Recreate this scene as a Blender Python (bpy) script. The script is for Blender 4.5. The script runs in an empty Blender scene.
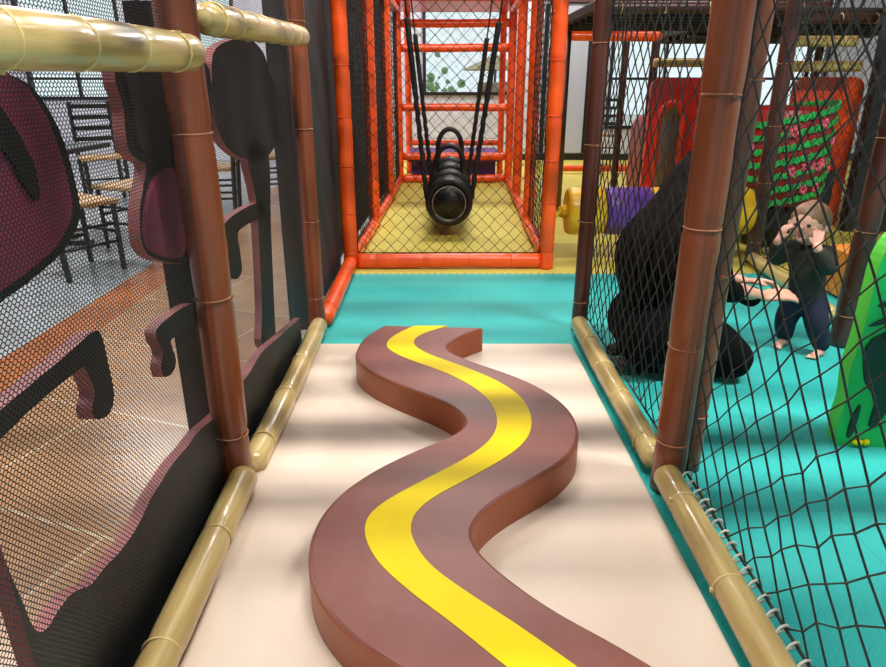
import bpy, math, random
import numpy as np
from mathutils import Vector, Matrix, noise
random.seed(7)
PI = math.pi
S = bpy.context.scene
COL = S.collection

# ------------------------------------------------------------------ camera
CAM_H = 1.2; F = 655.0; PITCH = math.radians(20.9); YAW = math.radians(-0.26)
cam_d = bpy.data.cameras.new('camera'); cam_d.lens = 36*F/886; cam_d.sensor_width = 36
cam_d.sensor_fit = 'HORIZONTAL'; cam_d.clip_start = 0.02; cam_d.clip_end = 200
cam = bpy.data.objects.new('camera', cam_d); COL.objects.link(cam)
cam.location = (0, 0, CAM_H); cam.rotation_euler = (PI/2-PITCH, 0, YAW); S.camera = cam
CM = cam.rotation_euler.to_matrix()
def ray(px, py):
    return CM @ Vector(((px-443)/F, -(py-333.5)/F, -1))
def G(px, py, z=0.0):                       # point of a horizontal surface
    d = ray(px, py); t = (z-CAM_H)/d.z; return Vector((d.x*t, d.y*t, z))
def PX(px, py, x):                          # point of a plane X = x
    d = ray(px, py); t = x/d.x; return Vector((x, d.y*t, CAM_H+d.z*t))
def PY(px, py, y):                          # point of a plane Y = y
    d = ray(px, py); t = y/d.y; return Vector((d.x*t, y, CAM_H+d.z*t))

# ------------------------------------------------------------------ materials
def srgb(r, g, b):
    f = lambda c: (c/255/12.92) if c/255 <= .04045 else ((c/255+.055)/1.055)**2.4
    return (f(r), f(g), f(b), 1)
def mat(name, col, rough=.5, col2=None, scale=8, bump=0, bscale=60, spec=.5, metal=0, coat=0,
        stretch=(1, 1, 1), contrast=(.35, .65), detail=4, bdist=.004, sss=0, wave=None):
    m = bpy.data.materials.new(name); m.use_nodes = True; nt = m.node_tree
    b = nt.nodes['Principled BSDF']; b.inputs['Base Color'].default_value = srgb(*col)
    b.inputs['Roughness'].default_value = rough; b.inputs['Metallic'].default_value = metal
    b.inputs['Specular IOR Level'].default_value = spec
    if coat: b.inputs['Coat Weight'].default_value = coat; b.inputs['Coat Roughness'].default_value = .12
    tc = nt.nodes.new('ShaderNodeTexCoord'); mp = nt.nodes.new('ShaderNodeMapping')
    mp.inputs['Scale'].default_value = stretch; nt.links.new(tc.outputs['Object'], mp.inputs[0])
    if col2:
        if wave:
            n = nt.nodes.new('ShaderNodeTexWave'); n.inputs['Scale'].default_value = scale
            n.bands_direction = wave; n.inputs['Distortion'].default_value = 4; n.inputs['Detail'].default_value = 3
        else:
            n = nt.nodes.new('ShaderNodeTexNoise'); n.inputs['Scale'].default_value = scale
            n.inputs['Detail'].default_value = detail
        nt.links.new(mp.outputs[0], n.inputs['Vector'])
        cr = nt.nodes.new('ShaderNodeValToRGB')
        cr.color_ramp.elements[0].position = contrast[0]; cr.color_ramp.elements[1].position = contrast[1]
        cr.color_ramp.elements[0].color = srgb(*col); cr.color_ramp.elements[1].color = srgb(*col2)
        nt.links.new(n.outputs['Fac'], cr.inputs[0]); nt.links.new(cr.outputs[0], b.inputs['Base Color'])
    if bump:
        n2 = nt.nodes.new('ShaderNodeTexNoise'); n2.inputs['Scale'].default_value = bscale; n2.inputs['Detail'].default_value = 3
        nt.links.new(mp.outputs[0], n2.inputs['Vector'])
        bp = nt.nodes.new('ShaderNodeBump'); bp.inputs['Strength'].default_value = bump; bp.inputs['Distance'].default_value = bdist
        nt.links.new(n2.outputs['Fac'], bp.inputs['Height']); nt.links.new(bp.outputs[0], b.inputs['Normal'])
    return m
M = {}
M['cream'] = mat('cream_vinyl', (226, 208, 190), .42, (218, 197, 178), 3, .35, 9, stretch=(1, .5, 1), bdist=.01)
M['track'] = mat('mauve_brown_vinyl', (131, 76, 66), .42, (122, 69, 60), 5, .3, 14, bdist=.008)
M['track_side'] = mat('rust_brown_vinyl', (164, 88, 50), .45, (150, 78, 46), 6, .2, 20)
M['yellow_vinyl'] = mat('yellow_vinyl', (240, 212, 0), .5, (234, 203, 0), 6, .3, 14, spec=.2, bdist=.006)
M['orange'] = mat('orange_vinyl', (255, 94, 22), .33, (242, 80, 18), 9, .45, 35, coat=.25, stretch=(1, 1, .4), bdist=.006)
M['brown'] = mat('brown_vinyl', (138, 70, 38), .33, (108, 52, 28), 7, .35, 30, coat=.25, stretch=(1, 1, .15), bdist=.005)
M['brown_dark'] = mat('dark_brown_vinyl', (84, 42, 30), .36, (62, 31, 24), 7, .35, 30, coat=.2, stretch=(1, 1, .15), bdist=.005)
M['brown_x'] = mat('brown_vinyl_cross', (84, 42, 30), .36, (62, 31, 24), 7, .35, 30, stretch=(.15, 1, 1), bdist=.005)
M['bamboo'] = mat('bamboo_print_vinyl', (198, 176, 118), .3, (176, 148, 90), 10, .25, 40, coat=.35, stretch=(2.5, .25, 2.5), contrast=(.4, .62))
M['bamboo_x'] = mat('bamboo_print_vinyl_cross', (196, 170, 104), .3, (160, 130, 70), 9, .25, 40, coat=.3, stretch=(.25, 2.5, 2.5), contrast=(.4, .62))
M['bamboo_end'] = mat('bamboo_end_vinyl', (212, 192, 128), .4)
M['tie'] = mat('cream_nylon_tie', (214, 190, 130), .45)
M['tie_brown'] = mat('tan_nylon_tie', (150, 96, 62), .45)
M['tie_orange'] = mat('orange_nylon_tie', (226, 78, 30), .4)
M['net'] = mat('black_net_cord', (26, 24, 22), .6, (44, 40, 36), 60)
M['net_sheen'] = mat('sheen_grey_net_cord', (58, 54, 48), .5, (34, 31, 28), 50)  # brownish sheen of the nearest strands put into the cord colour
M['mesh'] = mat('charcoal_screen_mesh', (28, 31, 36), .5)
M['lash'] = mat('white_lashing_cord', (206, 200, 186), .6)
M['black'] = mat('black_vinyl', (14, 13, 14), .4, bump=.2, bscale=20)
M['black_pad'] = mat('charcoal_wall_paint', (33, 38, 42), .7, (25, 29, 33), 3, .3, 10, stretch=(1, 1, .4))
M['black_wall'] = mat('black_wall_paint', (16, 17, 18), .6, (26, 28, 30), 3)
M['strap'] = mat('black_webbing', (12, 12, 12), .7, bump=.5, bscale=90)
M['silver'] = mat('worn_silver_tape', (150, 140, 138), .4, (96, 80, 80), 18)
M['maroon'] = mat('maroon_painted_board', (176, 62, 104), .6, (140, 50, 86), 4)
M['board_dark'] = mat('black_painted_board', (20, 18, 20), .75, (14, 12, 14), 5)
M['board_brown'] = mat('dark_brown_painted_board', (32, 18, 20), .75, (22, 13, 15), 5)
M['board_edge'] = mat('pink_foam_edge', (170, 100, 100), .6, (140, 76, 82), 9)
M['board_green'] = mat('dark_olive_painted_board', (58, 58, 50), .6, (40, 42, 40), 7)
M['wall'] = mat('pale_wall_paint', (206, 208, 220), .7, (198, 200, 212), 2)
M['wall_low'] = mat('cream_wall_paint', (214, 208, 184), .7)
M['white'] = mat('white_paint', (226, 228, 232), .5)
M['door'] = mat('pale_grey_door_paint', (176, 180, 192), .4)
M['frame'] = mat('black_metal_frame', (22, 22, 24), .4)
M['ceiling'] = mat('dark_ceiling_paint', (70, 68, 66), .8)
M['chair'] = mat('black_stained_wood', (24, 22, 24), .35)
M['seat'] = mat('light_wood_seat', (180, 144, 100), .45, (164, 126, 84), 6, stretch=(1, 6, 1))
M['chrome'] = mat('brushed_metal', (150, 150, 155), .3, metal=.9)
M['red'] = mat('red_moulded_plastic', (240, 62, 44), .35, (226, 52, 36), 4, coat=.2)
M['red_orange'] = mat('orange_red_plastic', (244, 88, 34), .35, (232, 74, 28), 4, coat=.2)
M['red_dark'] = mat('dark_red_plastic', (150, 22, 20), .4)
M['green_strip'] = mat('bright_green_plastic', (40, 190, 80), .45, (30, 150, 66), 20)
M['pink'] = mat('pink_fabric', (232, 96, 120), .6)
M['purple'] = mat('purple_vinyl', (104, 58, 150), .4, (92, 50, 136), 6, .3, 20)
M['roll_yellow'] = mat('golden_vinyl', (232, 180, 30), .38, (220, 166, 24), 6, .3, 20, coat=.2)
M['deck'] = mat('dark_deck_underside', (52, 42, 34), .7, (38, 32, 28), 8)
M['orange_pad'] = mat('amber_foam', (232, 140, 50), .5)
M['green'] = mat('leaf_green_foam', (32, 200, 96), .5, (26, 186, 84), 5)
M['green_light'] = mat('lime_green_edge', (96, 206, 70), .5)
M['green_dark'] = mat('dark_green_print', (18, 62, 44), .6, (12, 44, 34), 6)
M['skin'] = mat('skin', (222, 168, 142), .5, (212, 152, 128), 12)
M['skin_child'] = mat('child_skin', (228, 178, 154), .5, (216, 158, 138), 12)
M['hair_black'] = mat('black_brown_hair', (14, 9, 9), .75, spec=.12, col2=(34, 24, 22), scale=40, bump=.5, bscale=60, stretch=(1.4, 1.4, .12), bdist=.006)
M['hair_blond'] = mat('light_brown_hair', (142, 106, 78), .5, (112, 82, 60), 50, .5, 60, stretch=(1, 1, .3))
M['cloth_black'] = mat('black_jersey', (13, 13, 15), .9, spec=.1, bump=.4, bscale=14, bdist=.01)
M['shirt'] = mat('dark_olive_jersey', (48, 46, 36), .8, (38, 37, 30), 12, .4, 20, bdist=.008)
M['navy'] = mat('navy_jersey', (20, 24, 50), .8, bump=.4, bscale=20, bdist=.008)
M['eye'] = mat('dark_eye', (30, 22, 20), .2)
M['lip'] = mat('lip', (186, 96, 92), .5)
M['lamp_shell'] = mat('white_lamp_housing', (220, 220, 220), .5)
M['pave'] = mat('pale_paving', (205, 205, 196), .8, (186, 188, 180), 3)
M['leaf'] = mat('pale_green_foliage', (120, 150, 92), .7, (150, 172, 120), 12)
M['canvas'] = mat('tan_canvas', (196, 176, 132), .7)
M['stone'] = mat('tan_stone', (170, 150, 118), .8, (150, 130, 100), 9)
def emis(name, col, s):
    m = bpy.data.materials.new(name); m.use_nodes = True; nt = m.node_tree; nt.nodes.clear()
    e = nt.nodes.new('ShaderNodeEmission'); e.inputs[0].default_value = srgb(*col); e.inputs[1].default_value = s
    o = nt.nodes.new('ShaderNodeOutputMaterial'); nt.links.new(e.outputs[0], o.inputs[0]); return m
M['lamp'] = emis('lit_lamp_diffuser', (255, 248, 240), 12)
def glass():
    m = bpy.data.materials.new('window_glass'); m.use_nodes = True; nt = m.node_tree; nt.nodes.clear()
    t = nt.nodes.new('ShaderNodeBsdfTransparent'); t.inputs[0].default_value = (.93, .96, .95, 1)
    g = nt.nodes.new('ShaderNodeBsdfGlossy'); g.inputs['Roughness'].default_value = .03
    x = nt.nodes.new('ShaderNodeMixShader'); x.inputs[0].default_value = .06
    o = nt.nodes.new('ShaderNodeOutputMaterial')
    nt.links.new(t.outputs[0], x.inputs[1]); nt.links.new(g.outputs[0], x.inputs[2]); nt.links.new(x.outputs[0], o.inputs[0])
    return m
M['glass'] = glass()
def foam_tile(name, c1, c2):               # interlocking foam: cross-hatched emboss and tile seams
    m = bpy.data.materials.new(name); m.use_nodes = True; nt = m.node_tree
    b = nt.nodes['Principled BSDF']; b.inputs['Roughness'].default_value = .55; b.inputs['Specular IOR Level'].default_value = .35
    tc = nt.nodes.new('ShaderNodeTexCoord')
    n = nt.nodes.new('ShaderNodeTexNoise'); n.inputs['Scale'].default_value = 2.2
    nt.links.new(tc.outputs['Object'], n.inputs['Vector'])
    cr = nt.nodes.new('ShaderNodeValToRGB'); cr.color_ramp.elements[0].color = srgb(*c1); cr.color_ramp.elements[1].color = srgb(*c2)
    cr.color_ramp.elements[0].position = .35; cr.color_ramp.elements[1].position = .65
    nt.links.new(n.outputs['Fac'], cr.inputs[0])
    br = nt.nodes.new('ShaderNodeTexBrick'); br.offset = 0; br.inputs['Scale'].default_value = 1
    br.inputs['Brick Width'].default_value = 1.0; br.inputs['Row Height'].default_value = 1.0
    br.inputs['Mortar Size'].default_value = .003; br.inputs['Color1'].default_value = (1, 1, 1, 1)
    br.inputs['Color2'].default_value = (1, 1, 1, 1); br.inputs['Mortar'].default_value = (.86, .86, .86, 1)
    nt.links.new(tc.outputs['Object'], br.inputs['Vector'])
    mx = nt.nodes.new('ShaderNodeMixRGB'); mx.blend_type = 'MULTIPLY'; mx.inputs[0].default_value = 1
    nt.links.new(cr.outputs[0], mx.inputs[1]); nt.links.new(br.outputs['Color'], mx.inputs[2]); nt.links.new(mx.outputs[0], b.inputs['Base Color'])
    # embossed patches of short strokes in two directions
    ch = nt.nodes.new('ShaderNodeTexChecker'); ch.inputs['Scale'].default_value = 22
    nt.links.new(tc.outputs['Object'], ch.inputs['Vector'])
    ws = []
    for a in (PI/4, -PI/4):
        mp = nt.nodes.new('ShaderNodeMapping'); mp.inputs['Rotation'].default_value = (0, 0, a)
        nt.links.new(tc.outputs['Object'], mp.inputs[0])
        w = nt.nodes.new('ShaderNodeTexWave'); w.inputs['Scale'].default_value = 32; w.inputs['Distortion'].default_value = .6
        nt.links.new(mp.outputs[0], w.inputs['Vector']); ws.append(w)
    m2 = nt.nodes.new('ShaderNodeMixRGB'); nt.links.new(ch.outputs['Fac'], m2.inputs[0])
    nt.links.new(ws[0].outputs['Fac'], m2.inputs[1]); nt.links.new(ws[1].outputs['Fac'], m2.inputs[2])
    bp = nt.nodes.new('ShaderNodeBump'); bp.inputs['Strength'].default_value = .35; bp.inputs['Distance'].default_value = .003
    nt.links.new(m2.outputs[0], bp.inputs['Height']); nt.links.new(bp.outputs[0], b.inputs['Normal'])
    return m
M['teal'] = foam_tile('teal_foam_tile', (46, 176, 172), (58, 184, 178))
M['yellow_foam'] = foam_tile('yellow_foam_tile', (206, 190, 84), (214, 198, 94))
def hall_floor(name, c1, c2, mort, bw, rh, rot, rough=.25):
    m = bpy.data.materials.new(name); m.use_nodes = True; nt = m.node_tree
    b = nt.nodes['Principled BSDF']; b.inputs['Roughness'].default_value = rough
    tc = nt.nodes.new('ShaderNodeTexCoord'); mp = nt.nodes.new('ShaderNodeMapping'); mp.inputs['Rotation'].default_value = (0, 0, rot)
    nt.links.new(tc.outputs['Object'], mp.inputs[0])
    br = nt.nodes.new('ShaderNodeTexBrick'); br.inputs['Scale'].default_value = 1; br.offset = .5
    br.inputs['Brick Width'].default_value = bw; br.inputs['Row Height'].default_value = rh; br.inputs['Mortar Size'].default_value = .006
    br.inputs['Color1'].default_value = srgb(*c1); br.inputs['Color2'].default_value = srgb(*c2); br.inputs['Mortar'].default_value = srgb(*mort)
    nt.links.new(mp.outputs[0], br.inputs['Vector'])
    n = nt.nodes.new('ShaderNodeTexNoise'); n.inputs['Scale'].default_value = 6; n.inputs['Detail'].default_value = 6
    nt.links.new(mp.outputs[0], n.inputs['Vector'])
    cr = nt.nodes.new('ShaderNodeValToRGB'); cr.color_ramp.elements[0].color = (.72, .7, .68, 1); cr.color_ramp.elements[0].position = .35
    cr.color_ramp.elements[1].position = .65
    nt.links.new(n.outputs['Fac'], cr.inputs[0])
    mx = nt.nodes.new('ShaderNodeMixRGB'); mx.blend_type = 'MULTIPLY'; mx.inputs[0].default_value = .7
    nt.links.new(br.outputs['Color'], mx.inputs[1]); nt.links.new(cr.outputs[0], mx.inputs[2]); nt.links.new(mx.outputs[0], b.inputs['Base Color'])
    return m
M['hall_wood'] = hall_floor('brown_wood_look_tile', (186, 142, 100), (172, 128, 90), (204, 182, 150), 1.2, .6, .35)
M['hall_border'] = hall_floor('rust_border_tile', (176, 104, 56), (166, 96, 52), (150, 90, 50), 1.2, .6, .35)
M['hall_grey'] = hall_floor('grey_speckled_tile', (158, 164, 170), (150, 156, 164), (130, 134, 138), .6, .6, 0)

# ------------------------------------------------------------------ object helpers
def tag(o, label=None, cat=None, group=None, kind=None):
    if label: o['label'] = label
    if cat: o['category'] = cat
    if group: o['group'] = group
    if kind: o['kind'] = kind
    return o
def empty(name, loc, label, cat, group=None):
    o = bpy.data.objects.new(name, None); COL.objects.link(o); o.location = loc; o.empty_display_size = .1
    tag(o, label, cat, group); return o
class MB:
    def __init__(s): s.v = []; s.f = []; s.m = []; s.sm = []
    def add(s, vs, fs, mi=0, smooth=True):
        k = len(s.v); s.v += [tuple(v) for v in vs]
        for f in fs: s.f.append(tuple(i+k for i in f)); s.m.append(mi); s.sm.append(smooth)
    def box(s, lo, hi, mi=0, bev=0):
        x0, y0, z0 = lo; x1, y1, z1 = hi
        if bev:
            b = bev; vs = []; 
            for z, i in ((z0, b), (z0+b, 0), (z1-b, 0), (z1, b)):
                for (x, y) in ((x0+i+b*(i == 0), y0+i), (x1-i-b*(i == 0), y0+i), (x1-i, y0+i+b*(i == 0)), (x1-i, y1-i-b*(i == 0)),
                               (x1-i-b*(i == 0), y1-i), (x0+i+b*(i == 0), y1-i), (x0+i, y1-i-b*(i == 0)), (x0+i, y0+i+b*(i == 0))):
                    vs.append((x, y, z))
            fs = [tuple(range(7, -1, -1)), tuple(range(24, 32))]
            for r in range(3):
                for k in range(8): fs.append((r*8+k, r*8+(k+1) % 8, r*8+8+(k+1) % 8, r*8+8+k))
            s.add(vs, fs, mi, False); return s
        vs = [(x0, y0, z0), (x1, y0, z0), (x1, y1, z0), (x0, y1, z0), (x0, y0, z1), (x1, y0, z1), (x1, y1, z1), (x0, y1, z1)]
        s.add(vs, [(3, 2, 1, 0), (4, 5, 6, 7), (0, 1, 5, 4), (1, 2, 6, 5), (2, 3, 7, 6), (3, 0, 4, 7)], mi, False); return s
    def tube(s, pts, r, n=12, closed=False, caps=True, mi=0, smooth=True):
        pts = [Vector(p) for p in pts]; N = len(pts)
        rs = r if isinstance(r, (list, tuple)) else [r]*N
        t0 = (pts[1]-pts[0]).normalized()
        up = Vector((0, 0, 1)) if abs(t0.z) < .9 else Vector((1, 0, 0))
        a = t0.cross(up).normalized(); vs = []
        for i, p in enumerate(pts):
            if closed: t = (pts[(i+1) % N]-pts[i-1]).normalized()
            else: t = (pts[min(i+1, N-1)]-pts[max(i-1, 0)]).normalized()
            a = (a-t*a.dot(t)); a = a.normalized() if a.length > 1e-6 else t.orthogonal().normalized()
            b = t.cross(a)
            for k in range(n):
                q = 2*PI*k/n; vs.append(p+(a*math.cos(q)+b*math.sin(q))*rs[i])
        fs = []
        for i in range(N if closed else N-1):
            j = (i+1) % N
            for k in range(n): fs.append((i*n+k, i*n+(k+1) % n, j*n+(k+1) % n, j*n+k))
        if caps and not closed: fs += [tuple(range(n-1, -1, -1)), tuple((N-1)*n+k for k in range(n))]
        s.add(vs, fs, mi, smooth); return s
    def ball(s, c, r, n=14, m=9, mi=0):
        c = Vector(c); r = r if isinstance(r, (tuple, list, Vector)) else (r, r, r); vs = [c+Vector((0, 0, -r[2]))]
        for i in range(1, m):
            a = -PI/2+PI*i/m
            for k in range(n):
                q = 2*PI*k/n; vs.append(c+Vector((r[0]*math.cos(a)*math.cos(q), r[1]*math.cos(a)*math.sin(q), r[2]*math.sin(a))))
        vs.append(c+Vector((0, 0, r[2]))); fs = []
        for k in range(n): fs.append((0, 1+(k+1) % n, 1+k)); fs.append((len(vs)-1, len(vs)-1-n+k, len(vs)-1-n+(k+1) % n))
        for i in range(m-2):
            for k in range(n): fs.append((1+i*n+k, 1+i*n+(k+1) % n, 1+(i+1)*n+(k+1) % n, 1+(i+1)*n+k))
        s.add(vs, fs, mi, True); return s
    def prism(s, outline, off, mi_face=0, mi_side=0):     # closed outline (3-D points) pushed along off
        P = [Vector(p) for p in outline]; o = Vector(off); n = len(P)
        s.add(P+[p+o for p in P], [], 0)
        k = len(s.v)-2*n
        s.f.append(tuple(k+i for i in range(n))); s.m.append(mi_face); s.sm.append(False)
        s.f.append(tuple(k+n+i for i in range(n-1, -1, -1))); s.m.append(mi_face); s.sm.append(False)
        for i in range(n):
            j = (i+1) % n; s.f.append((k+j, k+i, k+n+i, k+n+j)); s.m.append(mi_side); s.sm.append(False)
        return s
    def build(s, name, mats, parent=None, origin=None):
        me = bpy.data.meshes.new(name)
        base = Vector(origin) if origin is not None else (Vector(parent.location) if parent is not None else None)
        vs = s.v
        if base is None:
            a = np.array(vs); base = Vector((float(a[:, 0].min()+a[:, 0].max())/2, float(a[:, 1].min()+a[:, 1].max())/2, float(a[:, 2].min())))
        vs = [(v[0]-base[0], v[1]-base[1], v[2]-base[2]) for v in vs]
        me.from_pydata(vs, [], s.f)
        for m in (mats if isinstance(mats, (list, tuple)) else [mats]): me.materials.append(m)
        me.polygons.foreach_set('material_index', s.m); me.polygons.foreach_set('use_smooth', s.sm); me.update()
        o = bpy.data.objects.new(name, me); COL.objects.link(o)
        if parent is not None: 
            o.parent = parent
            # parents sit at world positions with no rotation; parts keep world axes
            root = parent
            o.location = (0, 0, 0) if origin is None else tuple(Vector(origin)-world_loc(parent))
        else: o.location = base
        return o
def world_loc(o):
    v = Vector(o.location)
    while o.parent is not None: o = o.parent; v += Vector(o.location)
    return v
def part(mb, name, mats, parent): return mb.build(name, mats, parent, origin=world_loc(parent))
def struct(mb, name, mats, parent=None):
    if parent is None: return tag(mb.build(name, mats), kind='structure')
    return part(mb, name, mats, parent)
def crom(pts, k=6, closed=False):            # Catmull-Rom through points
    P = [Vector(p) for p in pts]; N = len(P); out = []
    g = (lambda i: P[i % N]) if closed else (lambda i: P[max(0, min(N-1, i))])
    for i in range(N if closed else N-1):
        a, b, c, d = g(i-1), g(i), g(i+1), g(i+2)
        for j in range(k):
            t = j/k; out.append(.5*((2*b)+(c-a)*t+(2*a-5*b+4*c-d)*t*t+(3*b-a-3*c+d)*t**3))
    if not closed: out.append(P[-1])
    return out
def ring(mb, c, axis, R, r=.0035, n=20, m=5, mi=0):
    axis = Vector(axis).normalized(); a = axis.orthogonal().normalized(); b = axis.cross(a); c = Vector(c)
    mb.tube([c+(a*math.cos(2*PI*k/n)+b*math.sin(2*PI*k/n))*R for k in range(n)], r, m, closed=True, mi=mi)

# padded pole: foam sleeve pinched by cable ties
def pole(name, label, cat, a, b, r, sleeve, tie_m, step=.36, group=None, jit=.05, ends=0, cap=None, seed=0, bulge=.05, tail=True):
    rnd = random.Random(seed*17+3)
    a = Vector(a); b = Vector(b); L = (b-a).length; d = (b-a)/L
    root = empty(name, a, label, cat, group)
    ts = []; x = step*.35+rnd.random()*.06
    while x < L-.05: ts.append(x); x += step*(1+rnd.uniform(-jit, jit)*2)
    n = max(24, int(L/.025)); pts = []; rs = []
    side = d.orthogonal().normalized(); s2 = d.cross(side); ph = rnd.random()*6
    for i in range(n+1):
        x = L*i/n; q = min([abs(x-t) for t in ts] + [9])
        rr = r*(1+bulge*.5*math.sin(x*9+ph)*.4)-r*.09*math.exp(-(q/.018)**2)
        e = min(x, L-x)
        if ends and e < ends: rr *= math.sqrt(max(.05, 1-(1-e/ends)**2*.8))
        pts.append(a+d*x+side*math.sin(x*4+ph)*.0025+s2*math.cos(x*3+ph)*.0025); rs.append(rr)
    mb = MB(); mb.tube(pts, rs, 20, mi=0)
    if cap: mb.m[-1] = 1; mb.m[-2] = 1
    part(mb, 'foam_sleeve', [sleeve, cap or sleeve], root)
    for t in ts:
        tb = MB(); c = a+d*t; ring(tb, c, d+side*rnd.uniform(-.06, .06), r*.955, .0032)
        if tail:
            v = (side*rnd.uniform(-1, 1)+s2*rnd.uniform(-1, 1)).normalized()
            tb.box(tuple(c+v*r*.97-Vector((.005,)*3)), tuple(c+v*r*.97+Vector((.005,)*3)))
        part(tb, 'cable_tie', tie_m, root)
    return root

# knotted diamond netting: zigzag cords through shared knots
def net(name, label, o, u, v, W, H, du, dv, r, m, sag=.03, jit=.12, seed=1, group=None, cat='net', skew=0.0, edge=True, lash=None):
    o = Vector(o); u = Vector(u).normalized(); v = Vector(v).normalized(); nrm = u.cross(v)
    rnd = {}; R = random.Random(seed)
    cols = int(round(W/du)); rows = int(round(H/(dv/2)))
    du = W/cols; hv = H/rows
    def node(i2, j):                       # i2 in half columns
        key = (i2, j)
        if key not in rnd:
            x = i2*du/2; y = j*hv; e = 0 if (j in (0, rows) or i2 in (0, 2*cols)) else 1
            jx = R.uniform(-jit, jit)*du*e; jy = R.uniform(-jit, jit)*hv*e
            x += jx + skew*du*math.sin(PI*j/rows*2)*e; y += jy
            s = sag*math.sin(PI*min(1, max(0, x/W)))*math.sin(PI*min(1, y/H))*(1+.3*math.sin(x*9+y*5))
            rnd[key] = o+u*x+v*y+nrm*(s+R.uniform(-.003, .003))
        return rnd[key]
    mb = MB()
    for k in range(cols+1):
        for sgn in (1, -1):
            pts = []
            for j in range(rows+1):
                i2 = 2*k+(sgn if j % 2 else 0)
                if 0 <= i2 <= 2*cols: pts.append(node(i2, j))
                else:
                    if len(pts) > 1: mb.tube(pts, r, 4, caps=False)
                    pts = []
            if len(pts) > 1: mb.tube(pts, r, 4, caps=False)
    for (i2, j), p in rnd.items():
        q = r*1.75; mb.add([p+Vector(t)*q for t in ((1, 0, 0), (-1, 0, 0), (0, 1, 0), (0, -1, 0), (0, 0, 1.3), (0, 0, -1.3))],
               [(0, 2, 4), (2, 1, 4), (1, 3, 4), (3, 0, 4), (2, 0, 5), (1, 2, 5), (3, 1, 5), (0, 3, 5)])
    if edge:
        mb.tube([node(0, j) for j in range(rows+1)], r*1.6, 5); mb.tube([node(2*cols, j) for j in range(rows+1)], r*1.6, 5)
        mb.tube([o+u*(W*i/20) for i in range(21)], r*1.6, 5); mb.tube([o+u*(W*i/20)+v*H for i in range(21)], r*1.6, 5)
    root = mb.build(name, m, origin=o); tag(root, label, cat, group)
    if lash:                               # cord wound around the net's edge and the pole beside it
        lb = MB(); (a, b, rad, pitch) = lash; a = Vector(a); b = Vector(b); L = (b-a).length; d = (b-a)/L
        s1 = d.orthogonal().normalized(); s2 = d.cross(s1); n = int(L/pitch*10)
        lb.tube([a+d*(L*i/n)+(s1*math.cos(i*2*PI/10)+s2*math.sin(i*2*PI/10))*rad for i in range(n+1)], .0035, 4)
        part(lb, 'lashing_cord', M['lash'], root)
    return root

# ------------------------------------------------------------------ the setting
XL, XR = -.64, .715
Y1, Y2, Y3 = 1.765, 3.17, 4.42
YB = Y3-.16                                # teal meets yellow
tz = -.0
# floors
mb = MB(); mb.box((-1.78, -3, -.12), (XL-.1, 11.4, -.002)); struct(mb, 'floor', M['hall_wood'])
mb = MB(); mb.box((-2.05, -3, -.12), (-1.78, 11.4, -.002)); struct(mb, 'floor', M['hall_border'])
mb = MB(); mb.box((-9, -3, -.12), (-2.05, 11.4, -.002)); struct(mb, 'floor', M['hall_grey'])
MZ = .03; e_y = G(301, 343, MZ).y-.01
# teal foam with interlocking teeth along its far edge
def teeth(x0, x1, y, p=.05, d=.022):
    out = []; x = x0
    while x < x1:
        out += [(x, y), (x+p*.35, y), (x+p*.27, y+d), (x+p*.73, y+d), (x+p*.65, y)]; x += p
    out.append((x1, y)); return out
mb = MB(); mb.box((XL-.1, -3, -.12), (-.5, e_y, -.003)); struct(mb, 'floor', M['black_wall'])
mb = MB(); ol = [(-.5, -3, 0), (7, -3, 0), ] + [(x, y, 0) for (x, y) in reversed(teeth(XL-.02, 7, YB))] + [(XL-.02, e_y, 0), (-.5, e_y, 0)]
mb.prism([Vector(p) for p in ol], (0, 0, -.06)); struct(mb, 'floor', M['teal'])
mb = MB(); mb.box((XL-.02, YB-.01, -.12), (7, 11.4, -.0015)); struct(mb, 'floor', M['yellow_foam'])
# outer shell
YW = 11.3; HC = 4.4
openings = [(-6.6, -5.0, .95, 2.7), (-4.7, -3.2, .95, 2.7), (-.27, 1.17, 1.02, 2.45), (2.72, 4.5, .5, 2.7), (4.75, 6.2, .5, 2.7)]
mb = MB(); xs = -9
for (a, b, z0, z1) in openings:
    mb.box((xs, YW, 0), (a, YW+.15, HC)); mb.box((a, YW, 0), (b, YW+.15, z0)); mb.box((a, YW, z1), (b, YW+.15, HC)); xs = b
mb.box((xs, YW, 0), (7, YW+.15, HC)); struct(mb, 'wall_back', M['wall'])
for i, (a, b, z0, z1) in enumerate(openings):
    fb = MB(); t = .05
    fb.box((a, YW-.03, z0), (a+t, YW+.05, z1)); fb.box((b-t, YW-.03, z0), (b, YW+.05, z1))
    fb.box((a+t, YW-.03, z0), (b-t, YW+.05, z0+t)); fb.box((a+t, YW-.03, z1-t), (b-t, YW+.05, z1))
    if i != 2: fb.box(((a+b)/2-.02, YW-.02, z0+t), ((a+b)/2+.02, YW+.04, z1-t)); fb.box((a+t, YW-.02, 1.25), ((a+b)/2-.02, YW+.04, 1.29)); fb.box(((a+b)/2+.02, YW-.02, 1.25), (b-t, YW+.04, 1.29))
    w = fb.build('window_%d' % (i+1), M['frame']); tag(w, kind='structure')
    gb = MB(); gb.box((a+t, YW+.005, z0+t), (b-t, YW+.011, z1-t)); part(gb, 'pane', M['glass'], w)
mb = MB(); mb.box((-9.15, -3, 0), (-9, 11.45, HC)); struct(mb, 'wall_left', M['wall'])
mb = MB(); mb.box((7, -3, 0), (7.15, 11.45, HC)); struct(mb, 'wall_right', M['wall'])
mb = MB(); mb.box((-9.15, -3.15, 0), (7.15, -3, HC)); struct(mb, 'wall_front', M['wall'])
mb = MB(); mb.box((-9.15, -3.15, HC), (7.15, 11.45, HC+.1)); struct(mb, 'ceiling', M['ceiling'])
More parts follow.
